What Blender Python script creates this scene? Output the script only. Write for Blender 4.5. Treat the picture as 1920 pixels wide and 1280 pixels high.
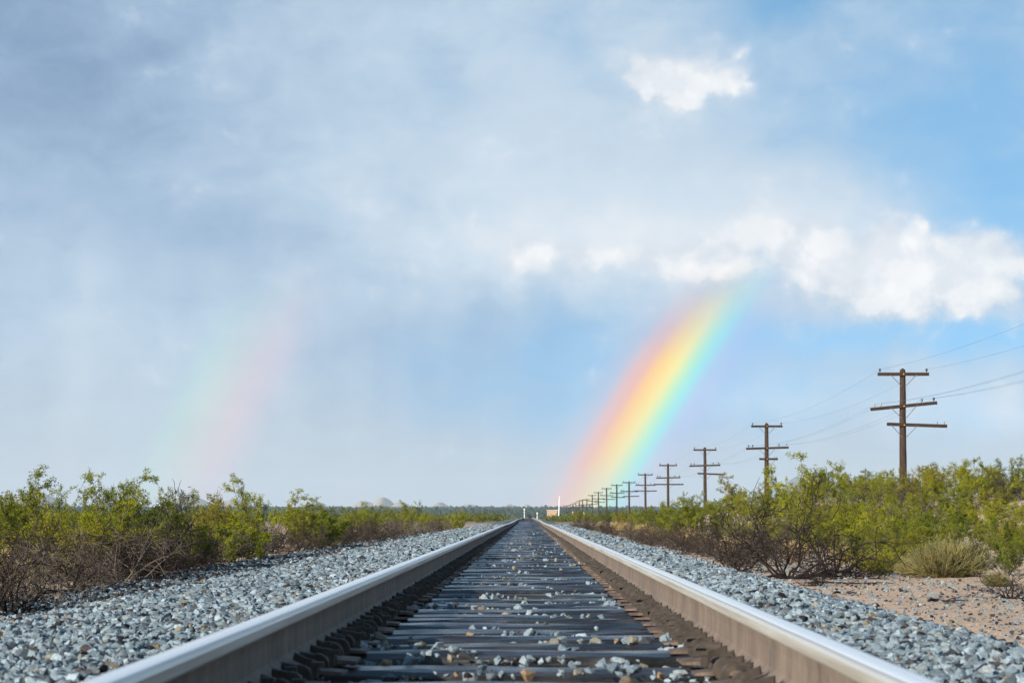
import bpy, bmesh, math, random
import numpy as np
from mathutils import Vector, Matrix

for o in list(bpy.data.objects):
    bpy.data.objects.remove(o)
S = bpy.context.scene
COL = S.collection
R = math.radians

# ------------------------------------------------------------------ camera
F = 4200.0                       # focal length in photo pixels (photo 1920 wide)
VPX, VPY = 990.0, 966.0          # vanishing point of the track in the photo
CAMX, CAMZ = 0.033, 1.0
cd = bpy.data.cameras.new('camera')
cd.sensor_width = 36.0
cd.lens = F / 1920 * 36
cd.clip_start, cd.clip_end = 0.05, 60000
cd.dof.use_dof = True
cd.dof.focus_distance = 27.0
cd.dof.aperture_fstop = 9.0
cam = bpy.data.objects.new('camera', cd)
COL.objects.link(cam)
cam.location = (CAMX, 0, CAMZ)
cam.rotation_euler = (R(90) + math.atan((VPY - 640) / F), 0, math.atan((VPX - 960) / F))
S.camera = cam

# ------------------------------------------------------------------ light
SUN_EL, ANTI_AZ = 18.5, 39.5     # sun height; compass angle of the point opposite the sun (from the bow)
SUN_AZ = ANTI_AZ + 180
sun_dir = Vector((math.sin(R(SUN_AZ)) * math.cos(R(SUN_EL)), math.cos(R(SUN_AZ)) * math.cos(R(SUN_EL)), math.sin(R(SUN_EL))))
sl = bpy.data.lights.new('sun', 'SUN')
sl.energy = 5.0
sl.angle = R(0.6)
sl.color = (1.0, 0.93, 0.82)
so = bpy.data.objects.new('sun', sl)
COL.objects.link(so)
so.rotation_euler = (-sun_dir).to_track_quat('-Z', 'Y').to_euler()

S.view_settings.view_transform = 'Standard'
S.view_settings.look = 'None'
S.view_settings.gamma = 1
S.view_settings.use_curve_mapping = False
EXPOSURE = 0.70
S.view_settings.exposure = EXPOSURE
S.cycles.use_denoising = True
S.cycles.max_bounces = 4
S.cycles.diffuse_bounces = 3
S.cycles.transparent_max_bounces = 8
S.cycles.volume_bounces = 0


# ------------------------------------------------------------------ node helpers
class X:
    """a socket with arithmetic: builds Math nodes"""
    nt = None

    def __init__(self, s):
        self.s = s

    @staticmethod
    def m(op, *a):
        n = X.nt.nodes.new('ShaderNodeMath')
        n.operation = op
        for i, v in enumerate(a):
            if isinstance(v, X):
                X.nt.links.new(v.s, n.inputs[i])
            else:
                n.inputs[i].default_value = v
        return X(n.outputs[0])

    def __add__(s, o): return X.m('ADD', s, o)
    def __radd__(s, o): return X.m('ADD', o, s)
    def __sub__(s, o): return X.m('SUBTRACT', s, o)
    def __rsub__(s, o): return X.m('SUBTRACT', o, s)
    def __mul__(s, o): return X.m('MULTIPLY', s, o)
    def __rmul__(s, o): return X.m('MULTIPLY', o, s)
    def __truediv__(s, o): return X.m('DIVIDE', s, o)


def sstep(x, a, b):
    n = X.nt.nodes.new('ShaderNodeMapRange')
    n.interpolation_type = 'SMOOTHSTEP'
    X.nt.links.new(x.s, n.inputs[0])
    n.inputs[1].default_value, n.inputs[2].default_value = a, b
    n.inputs[3].default_value, n.inputs[4].default_value = 0, 1
    return X(n.outputs[0])


def noise(vec, scale, detail=5, rough=0.55, dist=0.0):
    n = X.nt.nodes.new('ShaderNodeTexNoise')
    if vec is not None:
        X.nt.links.new(vec, n.inputs['Vector'])
    n.inputs['Scale'].default_value = scale
    n.inputs['Detail'].default_value = detail
    n.inputs['Roughness'].default_value = rough
    n.inputs['Distortion'].default_value = dist
    return X(n.outputs[0])


def mixc(f, a, b, mode='MIX'):
    n = X.nt.nodes.new('ShaderNodeMix')
    n.data_type = 'RGBA'
    n.blend_type = mode
    n.clamp_factor = True
    for sock, v in ((n.inputs[0], f), (n.inputs[6], a), (n.inputs[7], b)):
        if isinstance(v, X):
            X.nt.links.new(v.s, sock)
        elif isinstance(v, (int, float)):
            sock.default_value = v
        else:
            sock.default_value = (*v, 1)
    return X(n.outputs[2])


def ramp(f, stops, interp='LINEAR'):
    n = X.nt.nodes.new('ShaderNodeValToRGB')
    n.color_ramp.interpolation = interp
    e = n.color_ramp.elements
    while len(e) < len(stops):
        e.new(0.5)
    for i, (p, c) in enumerate(stops):
        e[i].position = p
        e[i].color = (*c, 1)
    X.nt.links.new(f.s, n.inputs[0])
    return X(n.outputs[0])


# ------------------------------------------------------------------ sky
W = bpy.data.worlds.new('World')
S.world = W
W.use_nodes = True
nt = W.node_tree
nt.nodes.clear()
X.nt = nt
tc = nt.nodes.new('ShaderNodeTexCoord')
sep = nt.nodes.new('ShaderNodeSeparateXYZ')
nt.links.new(tc.outputs['Generated'], sep.inputs[0])
dx, dy, dz = X(sep.outputs[0]), X(sep.outputs[1]), X(sep.outputs[2])
az = X.m('ARCTAN2', dx, dy) * 57.29578
el = X.m('ARCSINE', dz) * 57.29578
sky = nt.nodes.new('ShaderNodeTexSky')
sky.sky_type = 'NISHITA'
sky.sun_disc = False
sky.sun_elevation = R(SUN_EL)
sky.sun_rotation = R(SUN_AZ)
sky.air_density = 1.0
sky.dust_density = 0.6
sky.ozone_density = 2.2
SKY_STRENGTH = 0.15


def dirvec(zscale, shift=(0, 0, 0)):
    n = nt.nodes.new('ShaderNodeMapping')
    n.inputs['Scale'].default_value = (1, 1, zscale)
    n.inputs['Location'].default_value = shift
    nt.links.new(tc.outputs['Generated'], n.inputs[0])
    return n.outputs[0]


def blob(a, e, sa, se, amp):
    """a soft cloud or gap at compass angle a, height e (degrees)"""
    u = (azw - a) / sa
    v = (elw - e) / se
    return X.m('EXPONENT', (u * u + v * v) * -1.0) * amp


def px(x, y):
    return ((x - VPX) / F * 57.29578, (VPY - y) / F * 57.29578)


def blobs(lst):
    t = None
    for (x, y, sx, sy, amp) in lst:
        a, e = px(x, y)
        b = blob(a, e, sx / F * 57.29578, sy / F * 57.29578, amp)
        t = b if t is None else t + b
    return t


n1 = noise(dirvec(1.3), 9.0, 5, 0.55, 0.3)
n2 = noise(dirvec(1.1, (3.1, 1.7, 0.4)), 33.0, 7, 0.58, 0.25)
n3 = noise(dirvec(1.0, (7.7, 2.2, 5.1)), 4.0, 3, 0.5)
n2s = noise(dirvec(1.1, (3.1 + 0.006, 1.7, 0.4 - 0.008)), 33.0, 4, 0.55, 0.25)
n4 = noise(dirvec(1.6, (1.3, 9.2, 2.7)), 40.0, 5, 0.58, 0.4)
azw = az + (n1 - 0.5) * 2.4 + (n4 - 0.5) * 1.2
elw = el + (n3 - 0.5) * 1.6 + (n2 - 0.5) * 1.5
# veil of rain cloud
veil = (n1 - 0.5) * 1.7 + (n3 - 0.5) * 0.5 + (n4 - 0.5) * 0.35 + 0.66 - sstep(el, 13.5, 34.0) * 0.58
veil = veil + blobs([
    (200, 520, 560, 760, 1.15),       # rain curtain
    (900, 290, 330, 240, 0.50),       # middle bank
    (1260, 410, 330, 130, 0.42),
    (1030, 640, 330, 120, -0.16),     # blue gap under the bank
    (800, 130, 70, 130, -0.40),
    (1080, 90, 110, 70, -0.30),
    (1830, 220, 190, 260, -0.48),     # blue upper corner
    (1480, 10, 90, 40, -0.55),
    (1720, 635, 300, 36, -0.60), (1650, 570, 280, 34, 0.45),      # blue streak under the cumulus
    (1500, 850, 420, 70, 0.30),
])
veil = veil + sstep(el, 2.6, 0.0) * 0.45
vm = sstep(veil, 0.0, 1.15)
# brightness of the veil, with soft falling streaks of rain low down
n5 = noise(dirvec(0.16, (2.3, 5.1, 1.0)), 24.0, 4, 0.5)
vb = (n5 - 0.5) * sstep(el, 9.0, 2.5) * 0.55 + (n1 - 0.5) * 0.22 + (n2 - 0.5) * 0.26 + (n4 - 0.5) * 0.28 + 0.575 + blobs([
    (-60, 20, 430, 400, -0.36), (950, 330, 350, 230, 0.12), (480, 440, 240, 70, -0.16), (330, 230, 330, 230, -0.13), (1020, 700, 330, 170, -0.22), (1250, 440, 300, 130, 0.16), (1000, 470, 260, 60, 0.12), (1850, 770, 210, 42, 0.30), (1400, 740, 200, 36, 0.26), (1600, 450, 330, 90, 0.22), (1010, 440, 200, 80, 0.12)])
vcol = ramp(vb, [(0.0, (0.15, 0.25, 0.42)), (0.35, (0.36, 0.50, 0.68)), (0.62, (0.55, 0.68, 0.81)), (0.85, (0.70, 0.79, 0.88)), (1.0, (0.82, 0.87, 0.92))])
low = sstep(el, 5.0, 0.0) * (1.0 - blobs([(1000, 720, 300, 120, 0.5), (1850, 770, 260, 60, 0.6), (1400, 740, 250, 50, 0.6)]))
vcol = mixc(low * 0.8, vcol, (0.555, 0.610, 0.655))
# blue behind: the clear sky of higher up carried down behind the showers
upv = nt.nodes.new('ShaderNodeCombineXYZ')
for k_, sck in enumerate((dx, dy, X.m('ABSOLUTE', dz) * 1.2 + 0.30)):
    nt.links.new(sck.s, upv.inputs[k_])
nrm = nt.nodes.new('ShaderNodeVectorMath')
nrm.operation = 'NORMALIZE'
nt.links.new(upv.outputs[0], nrm.inputs[0])
nt.links.new(nrm.outputs[0], sky.inputs[0])
bg = nt.nodes.new('ShaderNodeMix')
bg.data_type = 'RGBA'
bg.blend_type = 'MULTIPLY'
bg.inputs[0].default_value = 1
nt.links.new(sky.outputs[0], bg.inputs[6])
bg.inputs[7].default_value = (SKY_STRENGTH * 0.74, SKY_STRENGTH * 0.97, SKY_STRENGTH * 0.93, 1)
CL = 2 ** -EXPOSURE
col = mixc(vm * 0.95, X(bg.outputs[2]), mixc(1.0, vcol, (CL,) * 3, 'MULTIPLY'))
# bright cumulus
vo = nt.nodes.new('ShaderNodeTexVoronoi')
vo.feature = 'SMOOTH_F1'
vo.inputs['Scale'].default_value = 62.0
vo.inputs['Detail'].default_value = 1.0
vo.inputs['Roughness'].default_value = 0.55
wrp = nt.nodes.new('ShaderNodeVectorMath')
wrp.operation = 'ADD'
sc3 = nt.nodes.new('ShaderNodeVectorMath')
sc3.operation = 'SCALE'
sc3.inputs[3].default_value = 0.03
nz3 = nt.nodes.new('ShaderNodeTexNoise')
nz3.inputs['Scale'].default_value = 40.0
nz3.inputs['Detail'].default_value = 5.0
nt.links.new(tc.outputs['Generated'], nz3.inputs['Vector'])
nt.links.new(nz3.outputs[1], sc3.inputs[0])
nt.links.new(tc.outputs['Generated'], wrp.inputs[0])
nt.links.new(sc3.outputs[0], wrp.inputs[1])
nt.links.new(wrp.outputs[0], vo.inputs['Vector'])
puff = 0.42 - X(vo.outputs[0])
cu = (n2 - 0.5) * 2.2 + (n1 - 0.5) * 1.0 + (n4 - 0.5) * 0.8 + puff * 0.9 - 0.55 + blobs([
    (1300, 140, 135, 62, 1.2), (1240, 150, 60, 25, 0.4), (1640, 520, 150, 85, 1.15), (1790, 535, 100, 75, 1.0), (1700, 460, 50, 70, 0.5), (1440, 465, 140, 85, 1.1), (1010, 475, 110, 58, 1.15),
    (1190, 490, 90, 34, 0.85), (1120, 480, 60, 24, 0.45), (1310, 490, 90, 40, 0.7), (1540, 500, 90, 60, 0.6), (1890, 500, 90, 85, 1.05), (740, 515, 70, 40, 0.6), (860, 390, 80, 40, 0.5),
    (1578, 97, 30, 16, 0.8)])
cm = sstep(cu, -0.50, 0.60) * 0.6 + sstep(cu, 0.0, 0.45) * 0.4
shade = sstep((n2 - n2s) * 5.0 + 0.5, 0.05, 0.95)
ccol = mixc(shade * 0.45 + sstep(puff, -0.25, 0.25) * 0.3 + sstep(cu, 0.1, 1.0) * 0.35, (0.70 * CL, 0.76 * CL, 0.84 * CL), (1.02 * CL, 1.015 * CL, 1.01 * CL))
col = mixc(cm * 0.92, col, ccol)
# rainbow: angle from the point opposite the sun
anti = -sun_dir
ct = dx * anti.x + dy * anti.y + dz * anti.z
th = X.m('ARCCOSINE', ct) * 57.29578
T0, T1 = 39.0, 54.5
tq = (th - T0) / (T1 - T0)
P_ = lambda t: (t - T0) / (T1 - T0)
# colour of the rain-scattered light by angle, and how strongly the drops light up at that angle
bow = ramp(tq, [(P_(t), c) for t, c in [
    (40.3, (0.62, 0.48, 0.95)), (40.75, (0.58, 0.62, 1.0)), (41.1, (0.30, 0.95, 0.95)), (41.35, (0.55, 1.0, 0.62)), (41.65, (1.06, 0.93, 0.34)),
    (41.95, (1.12, 0.74, 0.24)), (42.3, (1.06, 0.50, 0.34)), (42.8, (0.95, 0.55, 0.55)), (46.0, (0.9, 0.6, 0.6)), (50.2, (0.95, 0.62, 0.72)), (50.9, (0.98, 0.70, 0.68)),
    (51.5, (0.85, 0.90, 0.70)), (52.0, (0.62, 0.95, 0.78)), (52.8, (0.62, 0.8, 0.95))]])
amp = ramp(tq, [(P_(t), (a_,) * 3) for t, a_ in [
    (39.2, 0.0), (40.2, 0.06), (40.75, 0.28), (41.15, 0.64), (41.65, 0.88), (42.0, 0.86), (42.4, 0.60), (42.9, 0.14), (43.4, 0.0), (49.6, 0.0),
    (50.8, 0.30), (51.5, 0.26), (52.0, 0.26), (52.6, 0.12), (53.8, 0.0)]], 'EASE')
ampv = nt.nodes.new('ShaderNodeSeparateColor')
nt.links.new(amp.s, ampv.inputs[0])
rain = sstep(el, 6.7, 3.3) * (sstep(el, 4.0, 0.0) * 0.3 + 1.0) * ((n1 - 0.5) * 0.5 + 1.0) * X(ampv.outputs[0]) * 1.22
mx = nt.nodes.new('ShaderNodeMix')
mx.data_type = 'RGBA'
nt.links.new(rain.s, mx.inputs[0])
nt.links.new(col.s, mx.inputs[6])
nt.links.new(mixc(1.0, bow, (CL,) * 3, 'MULTIPLY').s, mx.inputs[7])
bgn = nt.nodes.new('ShaderNodeBackground')
nt.links.new(mx.outputs[2], bgn.inputs[0])
bgn.inputs[1].default_value = 1.0
wo = nt.nodes.new('ShaderNodeOutputWorld')
nt.links.new(bgn.outputs[0], wo.inputs[0])
W.cycles.sampling_method = 'MANUAL'
W.cycles.sample_map_resolution = 512


# ------------------------------------------------------------------ mesh helpers
def link(name, data, parent=None, label=None, cat=None, group=None, kind=None, loc=None):
    o = bpy.data.objects.new(name, data)
    COL.objects.link(o)
    if parent is not None:
        o.parent = parent
    if loc is not None:
        o.location = loc
    if label: o['label'] = label
    if cat: o['category'] = cat
    if group: o['group'] = group
    if kind: o['kind'] = kind
    return o


def mesh(name, v, f, mats=(), smooth=False, mat_idx=None):
    me = bpy.data.meshes.new(name)
    v = np.asarray(v, dtype=np.float32).reshape(-1, 3)
    if isinstance(f, np.ndarray):
        k = f.shape[1]
        me.vertices.add(len(v))
        me.vertices.foreach_set('co', v.ravel())
        me.loops.add(f.size)
        me.loops.foreach_set('vertex_index', f.astype(np.int32).ravel())
        me.polygons.add(len(f))
        me.polygons.foreach_set('loop_start', np.arange(0, f.size, k, dtype=np.int32))
        me.update(calc_edges=True)
    else:
        me.from_pydata(v.tolist(), [], f)
    for m in mats:
        me.materials.append(m)
    if mat_idx is not None:
        me.polygons.foreach_set('material_index', np.asarray(mat_idx, dtype=np.int32))
    me.polygons.foreach_set('use_smooth', np.full(len(me.polygons), smooth, dtype=bool))
    me.update()
    return me


def tint(me, cols):
    a = me.color_attributes.new('tint', 'FLOAT_COLOR', 'POINT')
    c = np.ones((len(me.vertices), 4), dtype=np.float32)
    c[:, :3] = cols
    a.data.foreach_set('color', c.ravel())


class MB:
    def __init__(s):
        s.v, s.f = [], []

    def box(s, c, d, rot=None):
        b = len(s.v)
        for i in (-1, 1):
            for j in (-1, 1):
                for k in (-1, 1):
                    p = Vector((i * d[0] / 2, j * d[1] / 2, k * d[2] / 2))
                    if rot is not None:
                        p = rot @ p
                    s.v.append(tuple(p + Vector(c)))
        s.f += [tuple(b + q for q in t) for t in ((0, 1, 3, 2), (4, 6, 7, 5), (0, 4, 5, 1), (2, 3, 7, 6), (0, 2, 6, 4), (1, 5, 7, 3))]
        return s

    def tube(s, pts, rad, n=6, cap=True):
        b = len(s.v)
        pts = [Vector(p) for p in pts]
        if not hasattr(rad, '__len__'):
            rad = [rad] * len(pts)
        for i, p in enumerate(pts):
            d = (pts[min(i + 1, len(pts) - 1)] - pts[max(i - 1, 0)])
            d = d.normalized() if d.length > 1e-9 else Vector((0, 0, 1))
            u = d.orthogonal() if abs(d.z) > 0.95 else d.cross(Vector((0, 0, 1)))
            u.normalize()
            w = d.cross(u)
            for k in range(n):
                a = 2 * math.pi * k / n
                s.v.append(tuple(p + (u * math.cos(a) + w * math.sin(a)) * rad[i]))
        for i in range(len(pts) - 1):
            for k in range(n):
                k2 = (k + 1) % n
                s.f.append((b + i * n + k, b + i * n + k2, b + (i + 1) * n + k2, b + (i + 1) * n + k))
        if cap:
            s.f.append(tuple(b + k for k in reversed(range(n))))
            e = b + (len(pts) - 1) * n
            s.f.append(tuple(e + k for k in range(n)))
        return s

    def extrude(s, prof, y0, y1):
        """closed profile in XZ, extruded along Y"""
        b, n = len(s.v), len(prof)
        s.v += [(x, y0, z) for x, z in prof] + [(x, y1, z) for x, z in prof]
        for k in range(n):
            k2 = (k + 1) % n
            s.f.append((b + k, b + k2, b + n + k2, b + n + k))
        s.f.append(tuple(b + k for k in reversed(range(n))))
        s.f.append(tuple(b + n + k for k in range(n)))
        return s

    def mesh(s, name, mat, smooth=False):
        me = mesh(name, s.v, s.f, [mat], smooth)
        bm = bmesh.new()
        bm.from_mesh(me)
        bmesh.ops.recalc_face_normals(bm, faces=bm.faces)
        bm.to_mesh(me)
        bm.free()
        return me


# ------------------------------------------------------------------ materials
def material(name, rough=0.8, spec=0.3, metal=0.0):
    m = bpy.data.materials.new(name)
    m.use_nodes = True
    X.nt = m.node_tree
    b = m.node_tree.nodes['Principled BSDF']
    b.inputs['Roughness'].default_value = rough
    b.inputs['Specular IOR Level'].default_value = spec
    b.inputs['Metallic'].default_value = metal
    return m, b


def setc(b, c, name='Base Color'):
    if isinstance(c, X):
        X.nt.links.new(c.s, b.inputs[name])
    elif isinstance(c, (int, float)):
        b.inputs[name].default_value = c
    else:
        b.inputs[name].default_value = (*c, 1)


def bump(b, h, strength=0.4, dist=0.02):
    n = X.nt.nodes.new('ShaderNodeBump')
    n.inputs['Strength'].default_value = strength
    n.inputs['Distance'].default_value = dist
    X.nt.links.new(h.s, n.inputs['Height'])
    X.nt.links.new(n.outputs[0], b.inputs['Normal'])


def coords(kind='Object', scale=(1, 1, 1)):
    t = X.nt.nodes.new('ShaderNodeTexCoord')
    n = X.nt.nodes.new('ShaderNodeMapping')
    n.inputs['Scale'].default_value = scale
    X.nt.links.new(t.outputs[kind], n.inputs[0])
    return n.outputs[0]


def worldpos(scale=(1, 1, 1)):
    g = X.nt.nodes.new('ShaderNodeNewGeometry')
    n = X.nt.nodes.new('ShaderNodeMapping')
    n.inputs['Scale'].default_value = scale
    X.nt.links.new(g.outputs['Position'], n.inputs[0])
    return n.outputs[0]


def objrand():
    return X(X.nt.nodes.new('ShaderNodeObjectInfo').outputs['Random'])


def voronoi(vec, scale, out=0, feature='F1'):
    n = X.nt.nodes.new('ShaderNodeTexVoronoi')
    n.feature = feature
    n.inputs['Scale'].default_value = scale
    X.nt.links.new(vec, n.inputs['Vector'])
    return X(n.outputs[out])


M = {}
# stone: own colour per stone + mottling
m, b = material('crushed_stone', 0.85, 0.25)
at = X.nt.nodes.new('ShaderNodeAttribute')
at.attribute_name = 'tint'
sp = noise(worldpos(), 90, 4, 0.65)
setc(b, mixc(1.0, X(at.outputs['Color']), ramp(sp, [(0.3, (0.62, 0.62, 0.62)), (0.7, (1.25, 1.25, 1.25))]), 'MULTIPLY'))
bump(b, noise(worldpos(), 140, 4, 0.6), 0.5, 0.006)
M['stone'] = m
# ballast surface under / beyond the modelled stones
m, b = material('ballast_bed', 0.9, 0.2)
p = worldpos()
sx_ = X.nt.nodes.new('ShaderNodeSeparateXYZ')
X.nt.links.new(p, sx_.inputs[0])
vc = voronoi(p, 22, 1)
sepc = X.nt.nodes.new('ShaderNodeSeparateColor')
X.nt.links.new(vc.s, sepc.inputs[0])
cell = X(sepc.outputs[0])
lightg = ramp(cell, [(0.0, (0.03, 0.03, 0.034)), (0.25, (0.09, 0.10, 0.11)), (0.6, (0.17, 0.20, 0.215)), (0.85, (0.25, 0.28, 0.30)), (1.0, (0.22, 0.17, 0.11))])
darkg = ramp(cell, [(0.0, (0.012, 0.012, 0.014)), (0.55, (0.05, 0.048, 0.05)), (0.8, (0.22, 0.23, 0.24)), (1.0, (0.30, 0.2, 0.12))])
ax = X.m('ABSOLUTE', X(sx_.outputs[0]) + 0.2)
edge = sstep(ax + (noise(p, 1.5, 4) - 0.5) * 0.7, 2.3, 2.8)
crib_shade = sstep(ax, 1.45, 1.15)
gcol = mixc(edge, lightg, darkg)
gcol = mixc(crib_shade * 0.85, gcol, (0.022, 0.020, 0.020))  # bed between the ties darkened by colour, painted shade of the gaps
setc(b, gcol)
bump(b, voronoi(p, 22, 0), 0.9, 0.04)
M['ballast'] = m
# sand ground
m, b = material('desert_sand', 0.95, 0.1)
p = worldpos()
g1 = noise(p, 0.35, 6, 0.6)
g2 = noise(p, 6.0, 6, 0.65)
sand = ramp(g2, [(0.25, (0.40, 0.265, 0.18)), (0.5, (0.55, 0.385, 0.27)), (0.75, (0.64, 0.475, 0.35))])
sand = mixc(sstep(g1, 0.5, 0.7) * 0.6, sand, (0.34, 0.25, 0.18))
sand = mixc(sstep(noise(p, 1.6, 5, 0.65), 0.56, 0.7) * 0.45, sand, (0.27, 0.195, 0.14))
v1 = voronoi(p, 26, 0)
sepx = X.nt.nodes.new('ShaderNodeSeparateXYZ')
X.nt.links.new(p, sepx.inputs[0])
far = sstep(X(sepx.outputs[1]), 120, 420)
scr = ramp(noise(p, 0.05, 5, 0.6), [(0.3, (0.05, 0.065, 0.03)), (0.55, (0.085, 0.09, 0.045)), (0.8, (0.2, 0.16, 0.10))])
setc(b, mixc(far * 0.9, sand, scr))
bump(b, g2 * 0.7 + noise(p, 45, 4, 0.6) * 0.3, 0.85, 0.08)
M['sand'] = m
# rail steel (running surface) and rusty, dusty web
m, b = material('polished_steel', 0.3, 0.5, 0.35)
p = coords('Object', (1, 1, 1))
sxx = X.nt.nodes.new('ShaderNodeSeparateXYZ')
X.nt.links.new(p, sxx.inputs[0])
across = (X.m('ABSOLUTE', X(sxx.outputs[0])) - 0.7555) * 13.0 + 0.5 + (noise(coords('Object', (1, 0.35, 1)), 1.0, 3) - 0.5) * 0.10
band = ramp(across, [(0.04, (0.62, 0.60, 0.56)), (0.10, (0.24, 0.22, 0.22)), (0.16, (0.95, 0.95, 0.95)), (0.68, (0.96, 0.955, 0.95)), (0.80, (0.62, 0.57, 0.52)), (0.95, (0.42, 0.36, 0.31))])
p = coords('Object', (60, 0.25, 60))
setc(b, ramp(noise(p, 1.0, 4, 0.6), [(0.3, (0.90, 0.90, 0.90)), (0.7, (1.0, 1.0, 1.0))]))
setc(b, mixc(1.0, band, ramp(noise(p, 1.0, 4, 0.6), [(0.3, (0.88, 0.88, 0.88)), (0.7, (1.0, 1.0, 1.0))]), 'MULTIPLY'))
setc(b, ramp(noise(p, 2.0, 3), [(0.3, (0.2, 0.2, 0.2)), (0.7, (0.36, 0.36, 0.36))]), 'Roughness')
M['steel'] = m
m, b = material('worn_rail_side', 0.42, 0.6, 0.25)
p = coords('Object', (40, 0.6, 40))
setc(b, ramp(noise(p, 1.0, 5, 0.6), [(0.3, (0.40, 0.35, 0.28)), (0.55, (0.58, 0.54, 0.47)), (0.75, (0.70, 0.68, 0.64))]))
M['railside'] = m
m, b = material('rail_rust', 0.75, 0.3)
p = coords('Object', (1, 1, 1))
p2 = coords('Object', (3, 4.5, 1.5))
k = noise(p2, 2.0, 8, 0.72)
c = ramp(k, [(0.25, (0.085, 0.06, 0.046)), (0.45, (0.16, 0.12, 0.092)), (0.65, (0.225, 0.17, 0.128)), (0.82, (0.36, 0.25, 0.155))])
c = mixc(sstep(noise(p, 1.3, 5, 0.6), 0.48, 0.7) * 0.7, c, (0.10, 0.083, 0.075))
c = mixc(sstep(noise(coords('Object', (30, 9, 3)), 2.0, 4, 0.6), 0.6, 0.72) * 0.5, c, (0.05, 0.04, 0.036))
setc(b, c)
bump(b, noise(p, 60, 5, 0.6), 0.3, 0.004)
M['rust'] = m
m, b = material('tie_plate_rust', 0.7, 0.35)
p = worldpos()
setc(b, ramp(noise(p, 18, 5, 0.65), [(0.25, (0.045, 0.031, 0.025)), (0.5, (0.115, 0.078, 0.058)), (0.75, (0.24, 0.17, 0.125))]))
bump(b, noise(p, 90, 4), 0.35, 0.004)
M['plate'] = m
m, b = material('anchor_iron', 0.65, 0.4)
p = worldpos()
setc(b, ramp(noise(p, 25, 5, 0.65), [(0.25, (0.020, 0.015, 0.011)), (0.55, (0.046, 0.034, 0.025)), (0.8, (0.085, 0.062, 0.044))]))
bump(b, noise(p, 120, 4), 0.15, 0.002)
M['anchor'] = m
# creosoted tie
m, b = material('tie_wood', 0.5, 0.5)
p = worldpos((1.2, 26, 26))
p1 = worldpos((1, 1, 1))
gr = noise(p, 2.2, 6, 0.65, 0.2)
c = ramp(gr, [(0.25, (0.006, 0.005, 0.006)), (0.5, (0.015, 0.0135, 0.0145)), (0.64, (0.034, 0.031, 0.034)), (0.8, (0.13, 0.125, 0.135))])
c = mixc(sstep(noise(p1, 2.5, 5, 0.6), 0.55, 0.75) * 0.5, c, (0.045, 0.028, 0.020))
c = mixc(objrand() * 0.2, c, (0.05, 0.047, 0.05))
ge = X.nt.nodes.new('ShaderNodeNewGeometry')
sn = X.nt.nodes.new('ShaderNodeSeparateXYZ')
X.nt.links.new(ge.outputs['True Normal'], sn.inputs[0])
bleach_sheen = sstep(X(sn.outputs[2]), 0.55, 0.95) * sstep(gr, 0.42, 0.66) * sstep(noise(p1, 1.7, 4, 0.6), 0.3, 0.62)  # upward faces: weathered grey plus bluish sky sheen put into the colour
c = mixc(0.7, c, (0.005, 0.0045, 0.0045))
c = mixc(bleach_sheen * 0.85, c, (0.085, 0.085, 0.105))
setc(b, c)
setc(b, ramp(noise(p1, 5, 4), [(0.3, (0.16, 0.16, 0.16)), (0.7, (0.42, 0.42, 0.42))]), 'Roughness')
b.inputs['Specular IOR Level'].default_value = 0.9
bump(b, gr, 0.42, 0.008)
M['tie'] = m
# pole wood
m, b = material('pole_wood', 0.85, 0.2)
p = worldpos((14, 14, 0.8))
k = noise(p, 2.0, 6, 0.65)
c = ramp(k, [(0.25, (0.016, 0.010, 0.008)), (0.5, (0.045, 0.027, 0.019)), (0.75, (0.10, 0.06, 0.04))])
setc(b, c)
bump(b, k, 0.6, 0.02)
M['pole'] = m
m, b = material('crossarm_wood', 0.85, 0.2)
p = worldpos((1.0, 12, 16))
k = noise(p, 2.0, 6, 0.65)
setc(b, ramp(k, [(0.25, (0.014, 0.009, 0.007)), (0.5, (0.036, 0.021, 0.015)), (0.8, (0.07, 0.043, 0.03))]))
bump(b, k, 0.5, 0.01)
M['arm'] = m


def plain(name, c, rough=0.6, spec=0.4, metal=0.0, var=0.25, scale=8):
    m, b = material(name, rough, spec, metal)
    k = noise(worldpos(), scale, 5, 0.6)
    lo = tuple(q * (1 - var) for q in c)
    hi = tuple(min(1, q * (1 + var)) for q in c)
    setc(b, ramp(k, [(0.3, lo), (0.7, hi)]))
    return m


M['brace'] = plain('galvanised_brace', (0.20, 0.22, 0.24), 0.5, 0.5, 0.6)
M['glass_dark'] = plain('dark_insulator', (0.012, 0.018, 0.03), 0.15, 0.6)
M['glass_grey'] = plain('pale_insulator', (0.32, 0.33, 0.30), 0.35, 0.5)
M['bolt'] = plain('yellow_bolt', (0.45, 0.30, 0.06), 0.5, 0.5)
M['wire'] = plain('wire_metal', (0.05, 0.055, 0.06), 0.5, 0.5)
M['white'] = plain('white_paint', (0.80, 0.80, 0.78), 0.5, 0.4, var=0.08)
M['tan_wall'] = plain('tan_wall', (0.42, 0.27, 0.17), 0.8, 0.2)
M['pale_roof'] = plain('pale_roof', (0.62, 0.50, 0.40), 0.7, 0.3)
M['dark'] = plain('dark_metal', (0.04, 0.04, 0.045), 0.5, 0.4)


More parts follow.
